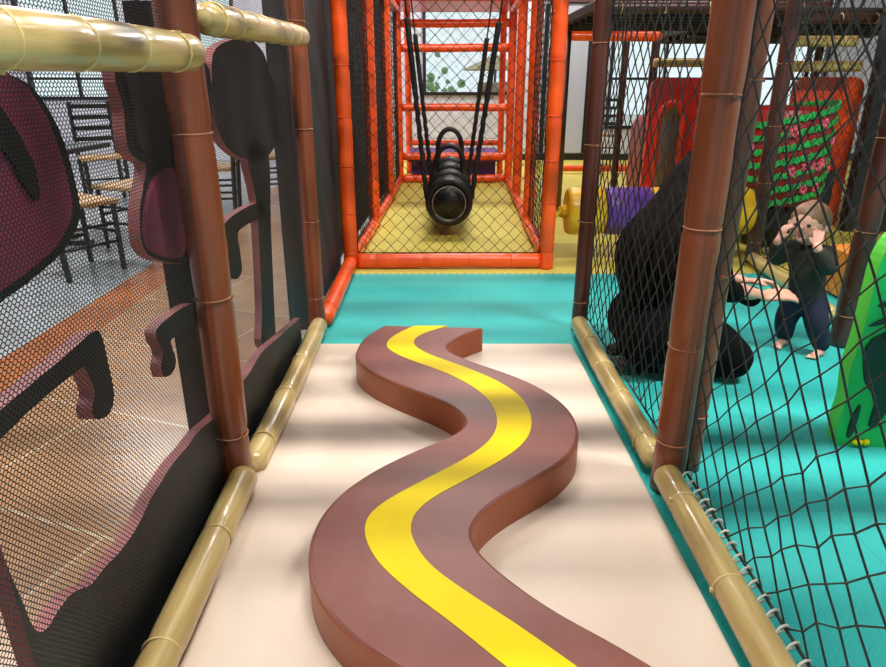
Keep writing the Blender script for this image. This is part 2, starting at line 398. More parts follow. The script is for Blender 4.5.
mb = MB(); mb.box((1.0, YW-.02, 0), (7, YW, .1)); struct(mb, 'baseboard_back', M['frame'])
# door on the back wall
mb = MB(); dx0, dx1 = PY(566, 100, YW).x, PY(587, 100, YW).x
mb.box((dx0-.35, YW-.05, .12), (dx1-.05, YW-.005, 2.35)); d = struct(mb, 'door_1', M['door'])
mb = MB(); mb.box((dx1-.05, YW-.07, .12), (dx1+.02, YW-.004, 2.35)); mb.box((dx0-.41, YW-.07, .12), (dx0-.35, YW-.004, 2.35)); mb.box((dx0-.35, YW-.07, 2.35), (dx1-.05, YW-.004, 2.41)); part(mb, 'door_frame', M['frame'], d)
mb = MB(); mb.tube([(dx0-.28, YW-.1, 1.0), (dx0-.28, YW-.1, 1.3)], .012, 8); mb.tube([(dx0-.28, YW-.1, 1.03), (dx0-.28, YW-.04, 1.03)], .008, 6); mb.tube([(dx0-.28, YW-.1, 1.27), (dx0-.28, YW-.04, 1.27)], .008, 6); part(mb, 'door_handle', M['chrome'], d)
# dark walls left of the orange frame
mb = MB(); mb.box((XL-.14, Y2+.03, 0), (XL-.05, Y3+.02, 2.7)); struct(mb, 'wall_side', M['black_pad'])
mb = MB()
mb.prism([(XL-.2, Y3+.03, 0), (XL-.1, Y3+.03, 0), (-.62, 8.9, 0), (-.72, 8.9, 0)], (0, 0, 2.9)); struct(mb, 'wall_side', M['black_wall'])

# ------------------------------------------------------------------ cream mat and serpentine path
MZ = .03
mb = MB(); a = G(174, 667, MZ); b = G(742, 667, MZ); c = G(572, 343, MZ); e = G(301, 343, MZ)
def ext(p, q, y): t = (y-p.y)/(q.y-p.y); return p+(q-p)*t
n0, n1 = ext(e, a, .15), ext(c, b, .15)
mb.prism([n0, n1, c, e], (0, 0, -MZ+.001))
mat_o = tag(mb.build('floor_mat', M['cream']), 'long cream vinyl mat lying under the winding path', 'mat')
bv = mat_o.modifiers.new('bevel', 'BEVEL'); bv.width = .012; bv.segments = 3

PZ = MZ+.115
def Z(x, y): return (300+x/1.817, 300+y/1.817)
Lp = [(150, 47), (118, 66), (102, 90), (103, 106), (128, 129), (180, 153), (240, 176), (280, 196), (297, 216), (292, 234), (262, 251), (200, 276), (135, 308), (80, 345), (40, 387), (19, 430), (14, 478), (25, 525), (52, 569), (100, 617), (165, 660), (260, 720)]
Rp = [(332, 51), (300, 62), (274, 76), (268, 86), (280, 97), (320, 113), (380, 133), (433, 156), (472, 181), (497, 208), (507, 238), (500, 268), (472, 297), (430, 322), (385, 346), (348, 371), (324, 396), (314, 422), (322, 448), (350, 480), (410, 527), (480, 572), (560, 615), (650, 668), (740, 722)]
Lq = [(208, 47), (172, 64), (157, 80), (166, 93), (205, 111), (260, 130), (310, 155), (344, 183), (358, 213), (354, 241), (332, 267), (288, 295), (230, 325), (170, 357), (132, 384), (118, 410), (122, 441), (147, 482), (205, 534), (280, 590), (360, 655), (440, 715)]
Rq = [(268, 47), (226, 60), (207, 73), (212, 86), (240, 101), (300, 122), (358, 147), (399, 174), (418, 204), (420, 234), (404, 262), (366, 291), (305, 325), (245, 357), (212, 384), (201, 411), (208, 441), (238, 483), (305, 532), (385, 584), (470, 643), (570, 715)]
def curve_px(L): return crom([G(*Z(*p), PZ) for p in L], 6)
def resample(P, n):
    d = [0]
    for i in range(1, len(P)): d.append(d[-1]+(P[i]-P[i-1]).length)
    out = []; j = 0
    for k in range(n):
        t = d[-1]*k/(n-1)
        while j < len(d)-2 and d[j+1] < t: j += 1
        out.append(P[j].lerp(P[j+1], (t-d[j])/max(1e-9, d[j+1]-d[j])))
    return out
def smooth(P, it=3):
    for _ in range(it): P = [P[0]]+[(P[i-1]+P[i]*2+P[i+1])/4 for i in range(1, len(P)-1)]+[P[-1]]
    return P
def tail(P, dx, dy):                        # the path runs on a little behind the picture's lower edge
    e = P[-1]; return P+[e+Vector((dx*.5, dy*.45, 0)), e+Vector((dx, dy, 0))]
cL, cR, cq, cr_ = [smooth(curve_px(t), 4) for t in (Lp, Rp, Lq, Rq)]
# match cross-sections: for each curve, resample with shared stations
N = 130
rl, rr2, ql, qr = resample(cL, N), resample(cR, N), resample(cq, N), resample(cr_, N)
root = empty('winding_path', (0, 1.6, MZ), 'raised serpentine balance path in mauve brown vinyl with a yellow centre stripe', 'play path')
def slab(L, R, z0, z1, mats, nm, roundr=.012):
    vs = []; fs = []; n = len(L)
    prof = [(0, z0), (0, z1-roundr), (roundr*.3, z1-roundr*.3), (roundr, z1)]
    K = len(prof)*2
    for i in range(n):
        l = L[i].copy(); r = R[i].copy(); l.z = r.z = 0; w = (r-l).normalized()
        # inset along cross direction
        for (q, z) in prof: vs.append((l.x+w.x*q, l.y+w.y*q, z))
        for (q, z) in reversed(prof): vs.append((r.x-w.x*q, r.y-w.y*q, z))
    mi = []
    for i in range(n-1):
        for k in range(K-1):
            fs.append((i*K+k, i*K+k+1, (i+1)*K+k+1, (i+1)*K+k)); mi.append(0 if 1 < k < K-3 else 1)
    fs.append(tuple(range(K-1, -1, -1))); mi.append(1); fs.append(tuple((n-1)*K+k for k in range(K))); mi.append(1)
    m = MB(); m.v = vs; m.f = fs; m.m = mi; m.sm = [False]*len(fs)
    return part(m, nm, mats, root)
body = slab(rl, rr2, MZ+.001, PZ, [M['track'], M['track_side']], 'path_body')
tag(body, 'mauve brown vinyl top with rust brown sides')
# stripe: yellow vinyl band let into the top
mb = MB(); vs = []; fs = []
for i in range(N):
    for p in (ql[i], qr[i]): vs.append((p.x, p.y, PZ+.0015))
for i in range(N-1): fs.append((2*i, 2*i+1, 2*i+3, 2*i+2))
vs += [(x, y, PZ-.006) for (x, y, z) in vs]; k = 2*N
for i in range(N-1):
    fs.append((2*i, 2*i+2, k+2*i+2, k+2*i)); fs.append((2*i+3, 2*i+1, k+2*i+1, k+2*i+3))
fs.append((1, 0, k, k+1)); fs.append((2*N-2, 2*N-1, k+2*N-1, k+2*N-2))
mb.add(vs, fs, 0, False); st = part(mb, 'centre_stripe', M['yellow_vinyl'], root); tag(st, 'bright yellow winding stripe')

# ------------------------------------------------------------------ corridor posts and rails
BR, BRD, OR, BB = M['brown'], M['brown_dark'], M['orange'], M['bamboo']
PR = .052
pole('padded_post', 'thick rust brown padded post at the left end of the near screen mesh panel', 'post', (XL, Y1, .0), (XL, Y1, 2.35), PR, BR, M['tie_brown'], .42, 'padded posts of the corridor', seed=1)
pole('padded_post', 'brown padded post on the left where the orange floor rail begins', 'post', (XL+.01, Y2, .0), (XL+.01, Y2, 2.35), .042, BR, M['tie_brown'], .42, 'padded posts of the corridor', seed=2)
pole('padded_post', 'thick rust brown padded post in front of the kneeling person', 'post', (XR, Y1, .0), (XR, Y1, 2.35), PR, BR, M['tie_brown'], .34, 'padded posts of the corridor', seed=3)
pole('padded_post', 'dark brown padded post at the far right corner of the cream mat', 'post', (XR+.005, Y2+.02, .0), (XR+.005, Y2+.02, 2.35), .04, BRD, M['tie_brown'], .4, 'padded posts of the corridor', seed=4)
pole('padded_post', 'brown padded post standing right behind the thick post by the kneeling person', 'post', (XR+.115, Y1+.12, .0), (XR+.115, Y1+.12, 2.35), .036, BR, M['tie_brown'], .5, 'padded posts of the corridor', seed=5)
# floor rails
RB = .042
g = 'bamboo print floor rails'
pole('bamboo_floor_rail', 'bamboo print floor rail along the near left screen, nearest the viewer', 'rail', (XL+.05, .2, .06), (XL+.045, Y1-.03, .08), RB, BB, M['tie'], .34, g, seed=6, ends=.03, cap=M['bamboo_end'])
pole('bamboo_floor_rail', 'bamboo print floor rail between the two left brown posts', 'rail', (XL+.04, Y1+.04, .06), (XL+.03, Y2-.04, .06), RB, BB, M['tie'], .34, g, seed=7, ends=.03, cap=M['bamboo_end'])
pole('bamboo_floor_rail', 'bamboo print floor rail under the near right net, nearest the viewer', 'rail', (XR-.035, .2, .06), (XR-.02, Y1-.03, .08), RB, BB, M['tie'], .3, g, seed=8, ends=.03, cap=M['bamboo_end'])
pole('bamboo_floor_rail', 'bamboo print floor rail beside the kneeling person on the right', 'rail', (XR-.02, Y1+.05, .06), (XR-.01, Y2-.02, .06), RB, BB, M['tie'], .3, g, seed=9, ends=.03, cap=M['bamboo_end'])
# upper hand rails on the left
g = 'bamboo print upper rails on the left'
pole('bamboo_top_rail', 'large glossy bamboo print rail at the upper left edge', 'rail', (XL+.07, .2, 1.245), (XL+.07, Y1-.12, 1.265), .041, BB, M['tie'], .2, g, seed=10, ends=.02, cap=M['bamboo_end'])
pole('bamboo_top_rail', 'smaller bamboo print rail above the second left screen panel', 'rail', (XL+.05, Y1+.06, 1.355), (XL+.05, Y2-.1, 1.385), .041, BB, M['tie'], .16, g, seed=11, ends=.02, cap=M['bamboo_end'])
# unseen cross rails added overhead to cast shadow bands on the mat
g = 'added cross rails casting shadow bands'
for k, (y, lb) in enumerate(((Y1, 'cross rail added out of view for shadow bands, between the two thick posts'), (Y2, 'cross rail added out of view for shadow bands, at the far end of the mat'))):
    pole('shadow_cross_rail', 'bamboo print '+lb, 'rail', (XL+.05, y, 2.33), (XR-.05, y, 2.33), .045, M['bamboo_x'], M['tie'], .34, g, seed=20+k)
for k, (y, rr_) in enumerate(((.62, .05), (1.17, .085), (1.42, .045), (1.58, .035), (2.05, .04), (2.5, .03), (2.82, .035), (3.5, .035), (3.9, .03))):  # unseen rails added overhead, spaced and sized to throw shadow bands below
    pole('shadow_rail', 'long rail added overhead to cast shadow bands, rail %s from the front' % ['first', 'second', 'third', 'fourth', 'fifth', 'sixth', 'seventh', 'eighth', 'ninth'][k], 'rail', (XL-.3, y, 2.42), (3.2, y, 2.42), rr_, M['brown_x'], M['tie_brown'], .5, 'added long rails casting shadow bands', seed=140+k)

# ------------------------------------------------------------------ fine screen mesh on the left
def screen(name, label, x, y0, y1, z0, z1, py=.0105, pz=.0068, w=.00115, curve=None):
    nc = int((y1-y0)/py); nr = int((z1-z0)/pz)
    I, J = np.meshgrid(np.arange(nc), np.arange(nr), indexing='ij')
    yy = y0+(I+.5*(J % 2))*py; zz = z0+J*pz
    def disp(y, z):
        return x+.006*np.sin(y*5+1)*np.sin(z*3)+.003*np.sin(y*17+z*4)-.02*np.exp(-((z)/.25)**2)*np.sin((y-y0)/(y1-y0)*PI)
    V = []; Fc = []; base = 0
    # honeycomb: each node joins up-left, up-right by slanted strands with a short upright link
    h = pz*.36
    segs = []
    segs.append((yy, zz, yy, zz+h))                                 # upright link
    segs.append((yy, zz+h, yy+py*.5, zz+pz)); segs.append((yy, zz+h, yy-py*.5, zz+pz))
    for (ya, za, yb, zb) in segs:
        ya, za, yb, zb = [a.ravel() for a in (ya, za, yb, zb)]
        dy = yb-ya; dz = zb-za; L = np.hypot(dy, dz); ny = -dz/L*w; nz = dy/L*w
        P = np.stack([np.stack([disp(ya, za), ya+ny, za+nz], -1), np.stack([disp(ya, za), ya-ny, za-nz], -1),
                      np.stack([disp(yb, zb), yb-ny, zb-nz], -1), np.stack([disp(yb, zb), yb+ny, zb+nz], -1)], 1)
        V.append(P.reshape(-1, 3))
    V = np.concatenate(V); nq = len(V)//4
    o0 = np.array([x, (y0+y1)/2, z0]); V = (V-o0).astype(np.float32)
    me = bpy.data.meshes.new(name); me.vertices.add(len(V)); me.vertices.foreach_set('co', V.ravel())
    me.loops.add(nq*4); me.loops.foreach_set('vertex_index', np.arange(nq*4, dtype=np.int32))
    me.polygons.add(nq); me.polygons.foreach_set('loop_start', np.arange(nq, dtype=np.int32)*4)
    me.materials.append(M['mesh']); me.update(calc_edges=True)
    o = bpy.data.objects.new(name, me); COL.objects.link(o); o.location = tuple(float(t) for t in o0)
    tag(o, label, 'mesh screen', 'fine screen mesh panels'); return o
screen('mesh_screen', 'near fine charcoal mesh panel on the left, under the large bamboo rail', XL-.005, .3, Y1-.04, .02, 2.2)
screen('mesh_screen', 'second fine charcoal mesh panel between the two left brown posts', XL-.005, Y1+.04, Y2-.04, .02, 2.2)

# ------------------------------------------------------------------ painted cutout trees outside the screen
XC = XL-.11
def cut(pts, x=XC, k=4, closed=True): return crom([PX(px, py, x) for (px, py) in pts], k, closed)
def board(parent, nm, pts, mf, th=.03, x=XC, ms='board_edge', label=None, smooth_=True):
    P = cut(pts, x) if smooth_ else [PX(a, b, x) for a, b in pts]
    mb = MB(); mb.prism(P, (-th, 0, 0), 0, 1); o = part(mb, nm, [M[mf], M[ms]], parent)
    if label: tag(o, label)
    return o
T1 = empty('tree_cutout', (XC, .55, 0), 'painted tree cutout with a big round maroon crown behind the near mesh', 'painted cutout', 'painted tree cutouts behind the mesh')
board(T1, 'crown', [(-40, 66), (0, 72), (28, 84), (48, 108), (64, 142), (76, 185), (80, 218), (64, 250), (36, 276), (6, 298), (-40, 318)], 'board_dark')
board(T1, 'crown_face', [(-40, 60), (0, 70), (24, 84), (42, 108), (57, 142), (69, 185), (72, 214), (58, 244), (32, 268), (4, 288), (-40, 306)], 'maroon', .02, XC+.012, 'maroon', 'maroon painted oval')
board(T1, 'leaf_mark', [(-12, 92), (8, 116), (25, 145), (36, 170), (40, 200), (27, 188), (11, 158), (-12, 132)], 'board_dark', .012, XC+.02, 'board_dark')
board(T1, 'branch', [(-60, 462), (-20, 424), (0, 410), (36, 380), (72, 350), (92, 332), (101, 334), (108, 362), (114, 394), (109, 414), (96, 419), (92, 408), (95, 392), (86, 371), (80, 369), (36, 405), (8, 432), (-20, 460), (-60, 500)], 'board_dark', .035)
mb = MB(); mb.box((XC-.07, .12, 0), (XC, .26, 1.75)); part(mb, 'trunk', M['board_dark'], T1)
T2 = empty('tree_cutout', (XC, 1.7, 0), 'dark painted tree cutout with pink edge half hidden by the first brown post', 'painted cutout', 'painted tree cutouts behind the mesh')
board(T2, 'crown', [(122, 60), (124, 110), (128, 148), (138, 160), (146, 168), (140, 210), (143, 246), (158, 260), (188, 264), (206, 262), (216, 200), (212, 120), (204, 60)], 'board_dark')
board(T2, 'crown_face', [(130, 66), (134, 110), (140, 146), (152, 152), (172, 138), (178, 100), (176, 64)], 'board_brown', .02, XC+.012, 'board_dark')
board(T2, 'crown_face', [(154, 184), (147, 220), (150, 246), (166, 256), (184, 254), (188, 210), (182, 176), (168, 168)], 'maroon', .02, XC+.012, 'maroon', 'dark maroon painted oval')
board(T2, 'branch', [(206, 300), (190, 304), (176, 312), (160, 325), (156, 336), (163, 352), (161, 366), (165, 377), (173, 372), (176, 360), (171, 342), (176, 336), (192, 324), (206, 320)], 'board_dark', .03)
p0 = PX(196, 330, XC); mb = MB(); mb.box((XC-.07, p0.y, 0), (XC, p0.y+.12, 1.4)); part(mb, 'trunk', M['board_dark'], T2)
T3 = empty('tree_cutout', (XC, 2.5, 0), 'black painted tree cutout behind the second mesh panel', 'painted cutout', 'painted tree cutouts behind the mesh')
board(T3, 'crown', [(216, 48), (212, 80), (213, 110), (222, 140), (236, 155), (250, 160), (266, 158), (279, 137), (276, 112), (278, 92), (270, 74), (263, 52), (246, 38)], 'board_brown')
board(T3, 'trunk', [(247, 150), (256, 200), (260, 260), (262, 310), (262, 345), (275, 345), (274, 300), (271, 230), (268, 150)], 'board_dark')
board(T3, 'branch', [(262, 202), (245, 208), (230, 218), (222, 230), (229, 244), (227, 262), (229, 275), (237, 279), (242, 270), (240, 250), (238, 233), (248, 224), (264, 216)], 'board_dark')
HC_ = empty('hill_cutout', (XL-.035, 1.4, 0), 'dark olive hill cutout with wavy pink edge along the foot of the left mesh', 'painted cutout')
pts = [(0, 545), (8, 568), (22, 600), (34, 628), (46, 630), (60, 608), (74, 592), (92, 584), (104, 568), (116, 556), (130, 538), (141, 520), (150, 500), (160, 484), (174, 462), (188, 446), (198, 432), (214, 418), (230, 402), (238, 388), (250, 372), (262, 352), (280, 336), (300, 318)]
P = [PX(a, b, XL-.035) for a, b in pts]; P = crom(P, 3)
P2 = [p for p in P if p.y > .3]
P2 = [Vector((XL-.035, P2[0].y, 0))]+[Vector((p.x, p.y, max(.01, p.z))) for p in P2]+[Vector((XL-.035, P2[-1].y, 0))]
mb = MB(); mb.prism(P2, (-.03, 0, 0), 0, 1); part(mb, 'hill_board', [M['board_green'], M['board_edge']], HC_)

# ------------------------------------------------------------------ right corridor nets
lx = XR+.03
net('climbing_net', 'large black diamond net in the right foreground', (lx, .28, .1), (0, 1, 0), (0, 0, 1), Y1-.28-.065, 2.1, .1, .106, .0026, M['net_sheen'], -.03, .09, 3, 'black corridor nets', lash=((lx-.01, .28, .085), (lx-.01, Y1-.08, .1), .02, .045))
net('climbing_net', 'black diamond net beside the kneeling person', (lx-.005, Y1+.068, .1), (0, 1, 0), (0, 0, 1), Y2-Y1-.118, 2.1, .088, .098, .0024, M['net'], -.02, .09, 4, 'black corridor nets', lash=((XR+.05, Y1+.05, .1), (XR+.05, Y1+.05, 2.1), .012, .09))

# ------------------------------------------------------------------ orange frame
OL = lambda y: -.615+(y-Y3)*.024
ORX = lambda y: .735+(y-Y3)*.034
ro = .05
YO = [Y3, Y3+1.4, Y3+2.8, Y3+4.2]
g = 'orange padded posts of the swing bay'
lab = ['at the front left corner of the swing bay', 'second from the front on the left side of the swing bay', 'third from the front on the left side of the swing bay', 'at the back left corner of the swing bay']
labr = [t.replace('left', 'right') for t in lab]
for i, y in enumerate(YO):
    r_ = [.05, .05, .05, .05][i]
    pole('orange_post', 'orange padded post '+lab[i], 'post', (OL(y), y, 0), (OL(y), y, 2.45), r_, OR, M['tie_orange'], .3, g, seed=30+i)
    pole('orange_post', 'orange padded post '+labr[i], 'post', (ORX(y), y, 0), (ORX(y), y, 2.45), r_, OR, M['tie_orange'], .3, g, seed=40+i)
g = 'orange padded floor rails'
pole('orange_floor_rail', 'orange padded floor rail across the front of the swing bay', 'rail', (OL(Y3)+.05, Y3, .055), (ORX(Y3)-.05, Y3, .055), .05, OR, M['tie_orange'], .3, g, seed=50)
pole('orange_floor_rail', 'orange padded floor rail along the foot of the charcoal left wall', 'rail', (XL+.035, Y2+.06, .055), (OL(Y3)+.005, Y3-.06, .055), .046, OR, M['tie_orange'], .34, g, seed=51)
for i in range(3):
    w = ['front', 'middle', 'rear'][i]
    for s, fx in (('left', OL), ('right', ORX)):
        if s == 'right' and i == 2: pass
        pole('orange_floor_rail', 'orange padded floor rail on the %s side of the swing bay, %s length' % (s, w), 'rail', (fx(YO[i]+.05), YO[i]+.05, .055), (fx(YO[i+1]-.05), YO[i+1]-.05, .055), .045, OR, M['tie_orange'], .3, g, seed=52+i*2+(s == 'right'))
for s, fx in (('left', OL), ('right', ORX)):
    pole('orange_top_rail', 'orange padded overhead rail on the %s side of the swing bay' % s, 'rail', (fx(YO[0]+.05), YO[0]+.05, 2.02), (fx(YO[3]-.05), YO[3]-.05, 2.02), .045, OR, M['tie_orange'], .35, 'orange overhead rails', seed=60+(s == 'right'))
# ladder of rails at the back
g = 'orange ladder rails at the back of the swing bay'
yb = YO[3]
zl = [(.055, 'lowest orange rail of the back ladder'), (.33, 'second orange rail up on the back ladder'), (.92, 'third orange rail up on the back ladder'), (1.6, 'fourth orange rail up on the back ladder'), (1.87, 'top orange rail of the back ladder')]
for i, (z, l) in enumerate(zl):
    pole('ladder_rail', l, 'rail', (OL(yb)+.05, yb, z), (ORX(yb)-.05, yb, z), .047, OR, M['tie_orange'], .3, g, seed=70+i)
# second bay behind: step platform with rails
YP = yb+.95
for i, x in enumerate((OL(YP)+.06, ORX(YP)-.06)):
    pole('orange_post', 'orange padded post %s behind the back ladder' % ('left' if i == 0 else 'right'), 'post', (x, YP, 0), (x, YP, 2.45), .045, OR, M['tie_orange'], .3, 'orange padded posts behind the ladder', seed=80+i)
pole('ladder_rail', 'orange rail behind the lower part of the back ladder', 'rail', (OL(YP)+.1, YP, .42), (ORX(YP)-.1, YP, .42), .04, OR, M['tie_orange'], .3, 'orange rails behind the ladder', seed=83)
mb = MB(); mb.box((OL(yb)+.1, yb+.06, .25), (ORX(yb)-.1, YP-.06, .36), bev=.015); mb.box((OL(yb)+.14, yb+.3, 0), (ORX(yb)-.14, YP-.1, .25))
tag(mb.build('step_platform', M['purple']), 'dark purple padded step behind the orange ladder', 'platform')
mb = MB(); mb.box((OL(yb)-.04, yb-.3, 2.08), (ORX(yb)+.04, YP+.05, 2.16), bev=.015)
tag(mb.build('play_deck', M['red']), 'red padded upper deck over the orange ladder', 'platform')
net('climbing_net', 'black diamond net across the front of the orange swing bay', (OL(Y3)+.05, Y3+.0, .11), (1, 0, 0), (0, 0, 1), 1.25, 2.05, .092, .092, .0023, M['net'], .0, .07, 11, 'nets of the swing bay')
net('climbing_net', 'black diamond net on the right side of the orange swing bay', (ORX(Y3), Y3+.06, .11), (.034, 1, 0), (0, 0, 1), 1.28, 1.85, .1, .1, .0023, M['net'], .0, .07, 12, 'nets of the swing bay')
net('climbing_net', 'black diamond net on the left side of the orange swing bay', (OL(Y3)+.0, Y3+.06, .11), (.024, 1, 0), (0, 0, 1), 4.1, 1.85, .1, .1, .0023, M['net'], .0, .07, 13, 'nets of the swing bay')
net('climbing_net', 'black diamond net behind the orange ladder', (OL(YP)+.1, YP-.0, .48), (1, 0, 0), (0, 0, 1), 1.22, 1.6, .11, .11, .002, M['net'], .0, .07, 14, 'nets of the swing bay')
# rails right of the swing bay
pole('orange_cross_rail', 'orange padded rail with rounded end at the top right of the swing bay', 'rail', (PY(556, 36, YO[2]).x, YO[2], PY(556, 36, YO[2]).z), (PY(662, 36, YO[2]).x, YO[2], PY(662, 36, YO[2]).z), .048, OR, M['tie_orange'], .3, 'orange rails right of the swing bay', seed=90, ends=.04)
q0 = PY(560, 168, YO[3]+.9); q1 = PY(740, 168, YO[3]+.9)
pole('orange_cross_rail', 'low orange padded rail before the pale grey door', 'rail', (q0.x+.02, q0.y, .07), (q1.x, q1.y, .07), .042, OR, M['tie_orange'], .3, 'orange rails right of the swing bay', seed=91)
mb = MB(); mb.box((ORX(YO[3])+.03, YO[1]+1.2, 2.1), (ORX(YO[3])+1.1, YO[3], 2.2), bev=.02)
tag(mb.build('play_deck', M['red_dark']), 'dark red upper deck right of the orange ladder', 'platform')

# ------------------------------------------------------------------ hanging log swing
ys0, ys1 = 5.35, 7.0
c0 = PY(449, 203, ys0); c0z = c0.z; cx = c0.x
root = empty('log_swing', (cx, (ys0+ys1)/2, c0z), 'black padded log swing hanging on four straps in the orange bay', 'swing')
c1 = Vector((cx+.03, ys1, c0z+.02)); c0 = Vector((cx, ys0, c0z)); R0 = .165
ax = (c1-c0); n = 40; pts = [c0+ax*i/n for i in range(n+1)]
rs = [R0*(1-.25*math.exp(-(i/1.2)**2)) if i < 6 else R0 for i in range(n+1)]
rs[-1] = R0*.7; rs[0] = R0*.8
mb = MB(); mb.tube(pts, rs, 28); part(mb, 'log_body', M['black'], root)
for t in (.02, .3, .56, .9):
    b = MB(); c = c0+ax*t; ring(b, c, ax, R0*1.02, .035 if t > .02 else .028, 28, 10); part(b, 'padded_ring', M['black'], root)
for t0, t1, rr_ in ((.06, .09, 1.05), (.36, .42, 1.02), (.62, .68, 1.02)):
    b = MB(); b.tube([c0+ax*t0, c0+ax*t1], R0*rr_, 28); o = part(b, 'tape_band', M['silver'], root); tag(o, 'worn silver tape band')
b = MB(); ring(b, c0+Vector((0, 0, 0))-Vector((0, .004+.028, 0)), ax, R0*.82, .006, 28, 6); tag(part(b, 'end_trim', M['silver'], root), 'thin silver ring around the end')
# hoop handles
for t, hh in ((.5, .27), (.95, .36)):
    b = MB(); c = c0+ax*t
    arc = [c+Vector((math.cos(q)*.12, 0, R0*.6+hh*.5+math.sin(q)*hh*.5)) for q in [PI*i/16 for i in range(17)]]
    b.tube([c+Vector((.12, 0, R0*.3))]+arc+[c+Vector((-.12, 0, R0*.3))], .026, 10); part(b, 'hoop_handle', M['black'], root)
for (sx, t, tp) in ((-1, .1, (407, 18)), (1, .1, (499, 22)), (-1, .85, (415, 34)), (1, .85, (487, 38))):
    c = c0+ax*t+Vector((sx*(R0+.02), 0, .0)); top = PY(tp[0], tp[1], c.y)
    b = MB(); m_ = 60; pp = []; rr_ = []
    for i in range(m_+1):
        q = i/m_; p = c.lerp(top, q); 
        wv = .003 if q < .6 else .0
        pp.append(p+Vector((math.sin(i*1.3)*wv, math.cos(i*1.3)*wv, 0))); rr_.append(.017+(.006*abs(math.sin(i*1.1)) if q < .6 else .006))
    b.tube(pp, rr_, 8); 
    d_ = (top-c).normalized(); b.tube([top, top+d_*((2.02-top.z)/d_.z)], .008, 6)
    part(b, 'hanging_strap', M['strap'], root)
for k, t in enumerate((.1, .85)):
    y = (c0+ax*t).y+(.0)
    pole('orange_cross_rail', 'orange overhead rail carrying the %s swing straps' % ('front' if k == 0 else 'rear'), 'rail', (OL(y)+.05, y, 2.07), (ORX(y)-.05, y, 2.07), .04, OR, M['tie_orange'], .3, 'orange rails carrying the swing', seed=95+k)

# ------------------------------------------------------------------ right room
XQ = 2.13
g = 'dark brown posts of the right room'
def rpost(px, py, label, r=.045, m=BRD, seed=0, h=2.3):
    p = G(px, py); return pole('padded_post', label, 'post', (p.x, p.y, 0), (p.x, p.y, h), r, m, M['tie_brown'], .4, g, seed=seed)
rpost(840, 345, 'dark brown post behind the standing toddler on the right', .05, seed=101)
rpost(751, 262, 'dark brown post at the right end of the yellow and purple roller', .05, seed=102)
rpost(613, 190, 'slim dark brown post behind the purple part of the roller', .04, seed=103)
rpost(640, 196, 'slim dark brown post left of the red arched panel', .045, seed=104)
rpost(846, 214, 'dark brown post right of the orange red panel', .05, seed=105)
rpost(790, 208, 'dark brown post between the red drum and the orange red panel', .04, seed=106)
g2 = 'bamboo print rails of the right room'
a = G(832, 327); b = G(765, 275)
pole('bamboo_floor_rail', 'bamboo print floor rail behind the toddler', 'rail', (a.x, a.y+.02, .06), (b.x+.02, 4.5, .06), RB, BB, M['tie'], .3, g2, seed=110, ends=.03, cap=M['bamboo_end'])
def brail(p, q, y, label, seed, r=.042):
    a = PY(*p, y); b = PY(*q, y); return pole('bamboo_rail', label, 'rail', (a.x, y, a.z), (b.x, y, b.z), r, M['bamboo_x'], M['tie'], .3, g2, seed=seed)
brail((654, 63), (735, 62), 6.9, 'bamboo print rail over the red arched panel', 111)
brail((790, 41), (856, 41), 5.7, 'upper bamboo print rail over the orange red panel', 112)
brail((790, 66), (860, 66), 5.7, 'lower bamboo print rail over the orange red panel', 113)
# roller
yR = 4.62; ca = PY(562, 211, yR); zc = PY(600, 211, yR).z; rR = .165
root = empty('foam_roller', (1.5, yR, zc), 'horizontal foam roller in yellow and purple sections behind the kneeling person', 'roller')
xa = PY(566, 211, yR).x; xb = PY(603, 211, yR).x; xc_ = PY(640, 211, yR).x; xd = PY(712, 211, yR).x; xe = PY(748, 211, yR).x
def sect(x0, x1, m, lab):
    b = MB(); b.tube([(x0, yR, zc), (x0+.004, yR, zc), (x0+.03, yR, zc), (x1-.03, yR, zc), (x1-.004, yR, zc), (x1, yR, zc)], [rR*.8, rR*.93, rR, rR, rR*.93, rR*.8], 32)
    o = part(b, 'roller_section', m, root); tag(o, lab)
sect(xa, xb, M['roll_yellow'], 'yellow end section'); sect(xb, xc_+.06, M['purple'], 'purple section')
sect(xc_+.06, xd-.25, M['roll_yellow'], 'yellow middle section'); sect(xd-.25, xd, M['purple'], 'purple section beside the right end'); sect(xd, xe, M['roll_yellow'], 'yellow right end section')
pb = G(751, 262)
b = MB(); b.tube([(ORX(Y3)+.045, Y3+.01, zc), (xa-.04, yR-.02, zc), (xa+.01, yR, zc)], .014, 10); part(b, 'axle', M['roll_yellow'], root); b = MB(); b.tube([(xe-.01, yR, zc), (pb.x-.045, pb.y, zc)], .014, 10); part(b, 'axle', M['roll_yellow'], root); b = MB(); b.tube([(xa-.045, yR-.02, zc), (xa, yR, zc)], [.04, .05], 12); part(b, 'hub', M['roll_yellow'], root)
